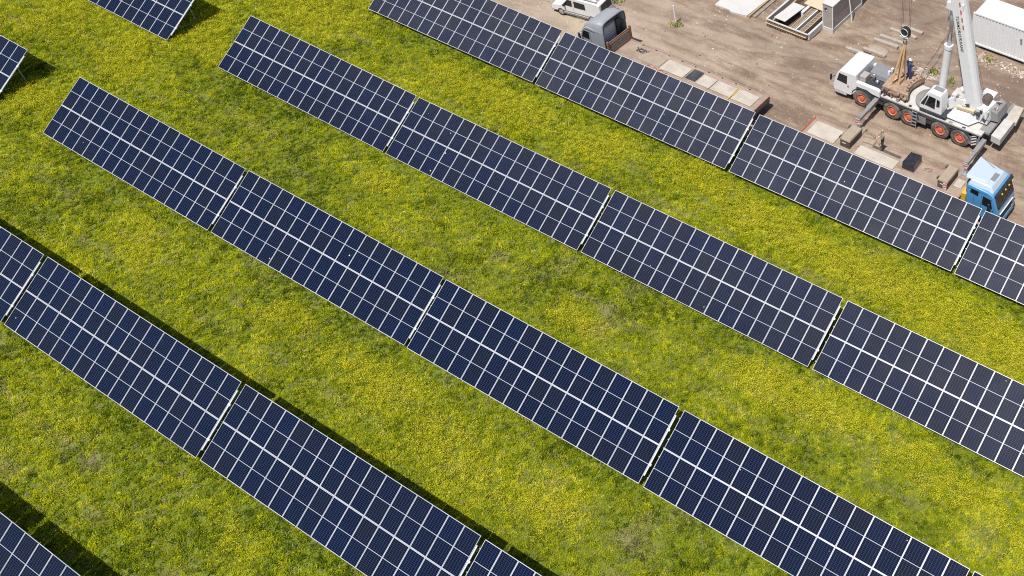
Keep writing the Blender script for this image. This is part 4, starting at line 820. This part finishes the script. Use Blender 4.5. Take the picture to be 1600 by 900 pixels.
D = thing('site_shed', 'narrow grey board shed with white base and corner trims', 'shed', (30.85, 19.4, 0))
SX0, SX1, SY0, SY1 = 30.42, 31.30, 17.35, 21.6
MB().box(SX0-.04, SX1+.04, SY0-.05, SY1+.05, -.1, .36).build('plinth', M['concrete'], D, .02)
for k in range(5):
    a = SY0 + (SY1-SY0)*k/5; MB().box(SX1-.03, SX1, a+.004, a+(SY1-SY0)/5-.004, .362, 2.40).build('wall_panel', M['greywood'], D); MB().box(SX0, SX0+.03, a+.004, a+(SY1-SY0)/5-.004, .362, 2.40).build('wall_panel', M['greywood'], D)
MB().box(SX0+.03, SX1-.03, SY0, SY0+.03, .362, 2.40).build('wall_panel', M['greywood'], D); MB().box(SX0+.03, SX1-.03, SY1-.03, SY1, .362, 2.40).build('wall_panel', M['greywood'], D)
for x in (SX0-.035, SX1-.03):
    for y in (SY0-.035, SY1-.03): MB().box(x, x+.065, y, y+.065, .36, 2.42).build('corner_trim', M['white'], D)
MB().box(SX0-.06, SX1+.06, SY0-.06, SY1+.06, 2.405, 2.47).build('roof', M['concrete'], D, .01)
MB().tube((SX0+.28, SY0+.01, 1.98), (SX0+.28, SY0-.03, 1.98), .13, n=18).build('vent_hole', M['black'], D); MB().box(SX0+.30, SX0+.42, SY0-.045, SY0-.035, 1.86, 1.95).build('vent_flap', M['white'], D)
single('leaning_pole', MB().tube((0, 0, 0), (-.45, .1, 2.9), .045, n=10), M['white'], 'white pole leaning against the side of the grey shed', 'pole', (31.85, 19.3, .0))

FW = thing('timber_formwork', 'timber formwork pit with dark lattice front left of the grey shed', 'formwork', (28.4, 16.6, 0))
fx0, fx1, fy0, fy1 = 26.5, 30.25, 15.4, 19.6
def lattice(mb, a, b_, z0, z1, n, th, ax):
    st = (b_-a)/n
    for k in range(n):
        for (u0, w0), (u1, w1) in (((a+k*st, z0), (a+(k+1)*st, z1)), ((a+k*st, z1), (a+(k+1)*st, z0))): mb.bar(ax(u0, w0), ax(u1, w1), th, th)
mb = MB(); lattice(mb, fx0, fx1, .34, .58, 16, .035, lambda u, w_: (u, fy0, w_)); mb.build('lattice', M['oldwood'], FW)
mb = MB(); lattice(mb, fx0, fx1-.4, .06, .28, 14, .035, lambda u, w_: (u, fy0-.05, w_)); mb.build('lattice', M['oldwood'], FW)
MB().box(fx0, fx1, fy0+.06, fy0+.10, 0, .6).build('back_board', M['mud_dark'], FW)
MB().box(fx0-.05, fx1+.05, fy0-.06, fy0+.06, .58, .66).build('rail', M['concrete'], FW, .01); MB().box(fx0-.1, fx1-.1, fy0-.12, fy0-.02, .28, .34).build('rail', M['wood'], FW, .01)
MB().box(fx0, fx1, fy0+.1, fy1, .0, .12).build('pit_floor', M['mud_dark'], FW)
MB().box(fx1-.06, fx1+.12, fy0+.08, fy1, .06, .62).box(fx0-.1, fx0+.06, fy0+.08, fy1, .06, .66).build('side_wall', M['concrete'], FW, .02)
for x in (28.55, 29.4):
    bm_ = MB().box(x, x+.42, fy0+.15, fy1, .14, .50).build('beam', M['oldwood'], FW)
    for dx in (0, .36): MB().box(x+dx, x+dx+.06, fy0+.15, fy1, .505, .56).build('timber_edge', M['wood'], bm_)
    mb = MB(); lattice(mb, fy0+.2, fy1-.1, x+.07, x+.35, 12, .03, lambda u, w_: (w_, u, .53)); mb.build('lattice', M['oldwood'], bm_)
MB().box(29.05, 29.15, fy0+.15, fy1, .14, .60).build('spacer', M['white'], FW); MB().box(28.2, 28.42, 17.6, 19.4, .14, .66).build('spacer', M['white'], FW)
MB().box(26.95, 27.05, fy0+.15, fy1, .14, .66).build('spacer', M['wood'], FW)
o = single('white_board', MB().box(-.55, .55, -1.25, 1.25, 0, .05).box(-.4, .3, -1.0, -.97, .05, .055).box(.1, .13, -.6, .7, .05, .055), M['concrete'], 'white stained board lying across the timber formwork', 'board', (27.55, 17.0, .70), None, .01, -.08); o.rotation_euler[1] = -.06
single('plywood_sheet', MB().box(-1.25, 1.25, -.75, .75, 0, .03), M['ply'], 'pale plywood sheet lying on the formwork beside the shed', 'plywood', (29.1, 19.3, .70), None, 0, -.05)
SB = thing('concrete_slab', 'white concrete slab with a timber edge at the top of the picture', 'slab', (23.3, 17.5, 0))
MB().prism([(21.6, 15.25), (22.9, 15.32), (23.3, 15.15), (24.6, 15.4), (24.75, 20.5), (21.4, 20.5)], 'z', -.05, .22).build('slab', M['concrete'], SB, .02)
MB().box(24.8, 24.9, 15.3, 20.5, 0, .34).build('edge_board', M['wood'], SB, .01); MB().box(24.95, 25.25, 15.6, 20.4, 0, .2).build('edge_board', M['oldwood'], SB, .01)
rg = random.Random(5)
for k in range(8): x = 21.3 + .22*k + rg.uniform(-.1, .1); y = 15.35 + .1*math.sin(k) - .0*k; s_ = rg.uniform(.12, .28); MB().hexa([(x-s_, y-s_*.6, -.05), (x+s_, y-s_*.7, -.05), (x+s_*.9, y+s_*.3, -.05), (x-s_, y+s_*.3, -.05), (x-s_*.7, y-s_*.4, .12), (x+s_*.6, y-s_*.4, .15), (x+s_*.7, y+s_*.2, .14), (x-s_*.6, y+s_*.2, .1)]).build('edge_lump', M['mud'], SB, .03)
PL = [(34.0, 16.2, 1.5, .03, 'timber sleeper on the dirt nearest the crane cab'), (35.35, 16.85, 1.95, .02, 'timber sleeper on the dirt just before the small sand heap'), (35.5, 18.3, 2.1, .04, 'timber sleeper on the dirt just behind the small sand heap'), (35.65, 18.95, 2.1, .03, 'fourth timber sleeper back from the crane cab on the dirt'), (36.0, 20.1, 2.3, 0, 'timber sleeper on the dirt, second farthest from the crane'), (36.3, 20.9, 1.9, .02, 'timber sleeper on the dirt farthest from the crane, behind the hook')]
for x, y, ln, rz, lab in PL:
    single('sleeper', MB().box(-ln/2, ln/2, -.14, .14, 0, .24), M['sleeper'], lab, 'timber', (x, y, .02), 'timber sleepers laid on the dirt', .02, rz)
mb = MB(); rg = random.Random(4); rings = [[(math.cos(a)*r_*1.1 + rg.uniform(-.05, .05), math.sin(a)*r_*.6 + rg.uniform(-.03, .03), z) for a in np.linspace(0, 6.283, 15)[:-1]] for r_, z in ((.9, -.05), (.75, .06), (.5, .15), (.25, .20), (.05, .22))]
mb.loft(rings); single('sand_heap', mb, M['tan'], 'small tan sand heap between two timber sleepers', 'sand', (35.3, 17.55, .0), smooth=True)
single('white_post', MB().tube((0, 0, -.1), (-.04, 0, 1.62), .06, n=12).tube((-.04, 0, 1.62), (-.04, 0, 1.66), .05, .03, n=12), M['white'], 'thin white post standing in a small tuft of weeds', 'post', (20.44, 11.8, 0))
def weed(x, y, n, r, h, lab, sd):
    rg = random.Random(sd); rr = thing('weed_clump', lab, 'weeds', (x, y, 0), group='weed clumps in the yard')
    mb = MB()
    for k in range(n):
        a = rg.uniform(0, 6.28); d = Vector((math.cos(a), math.sin(a), 0)); s_ = Vector((-d.y, d.x, 0)); c0 = Vector((rg.gauss(0, r), rg.gauss(0, r), .0)); hh = rg.uniform(.4, 1)*h; w_ = rg.uniform(.02, .045)
        mid = c0 + d*hh*.4 + Vector((0, 0, hh*.7)); tip = c0 + d*hh*.9 + Vector((0, 0, hh)); mb.add([c0-s_*w_*.4, c0+s_*w_*.4, mid+s_*w_, tip, mid-s_*w_], [(0, 1, 2, 4), (4, 2, 3)], rg.choice((0, 0, 1)))
    mb.build('leaves', [M['weedA'], M['weedB']], rr, local=True)
M['weedA'] = pm('weed_green', (.10, .15, .02), .8, 0, .3, (.2, .2, .04), 6); M['weedB'] = pm('weed_yellow', (.34, .33, .03), .8, 0, .3, (.2, .2, .04), 6)
weed(20.55, 11.65, 90, .22, .2, 'weed tuft round the foot of the thin white post', 1)
weed(40.2, 17.3, 70, .2, .25, 'bright weed clump on the dirt just behind the muddy counterweight', 2)
weed(41.9, 17.0, 70, .2, .26, 'yellow-green weed clump between the luffing cylinder and the boom', 3)
weed(43.0, 20.95, 70, .22, .22, 'weed clump at the foot of the white container', 4)
weed(14.4, 11.6, 140, .4, .35, 'weed clump at the top edge just behind the white van', 5)
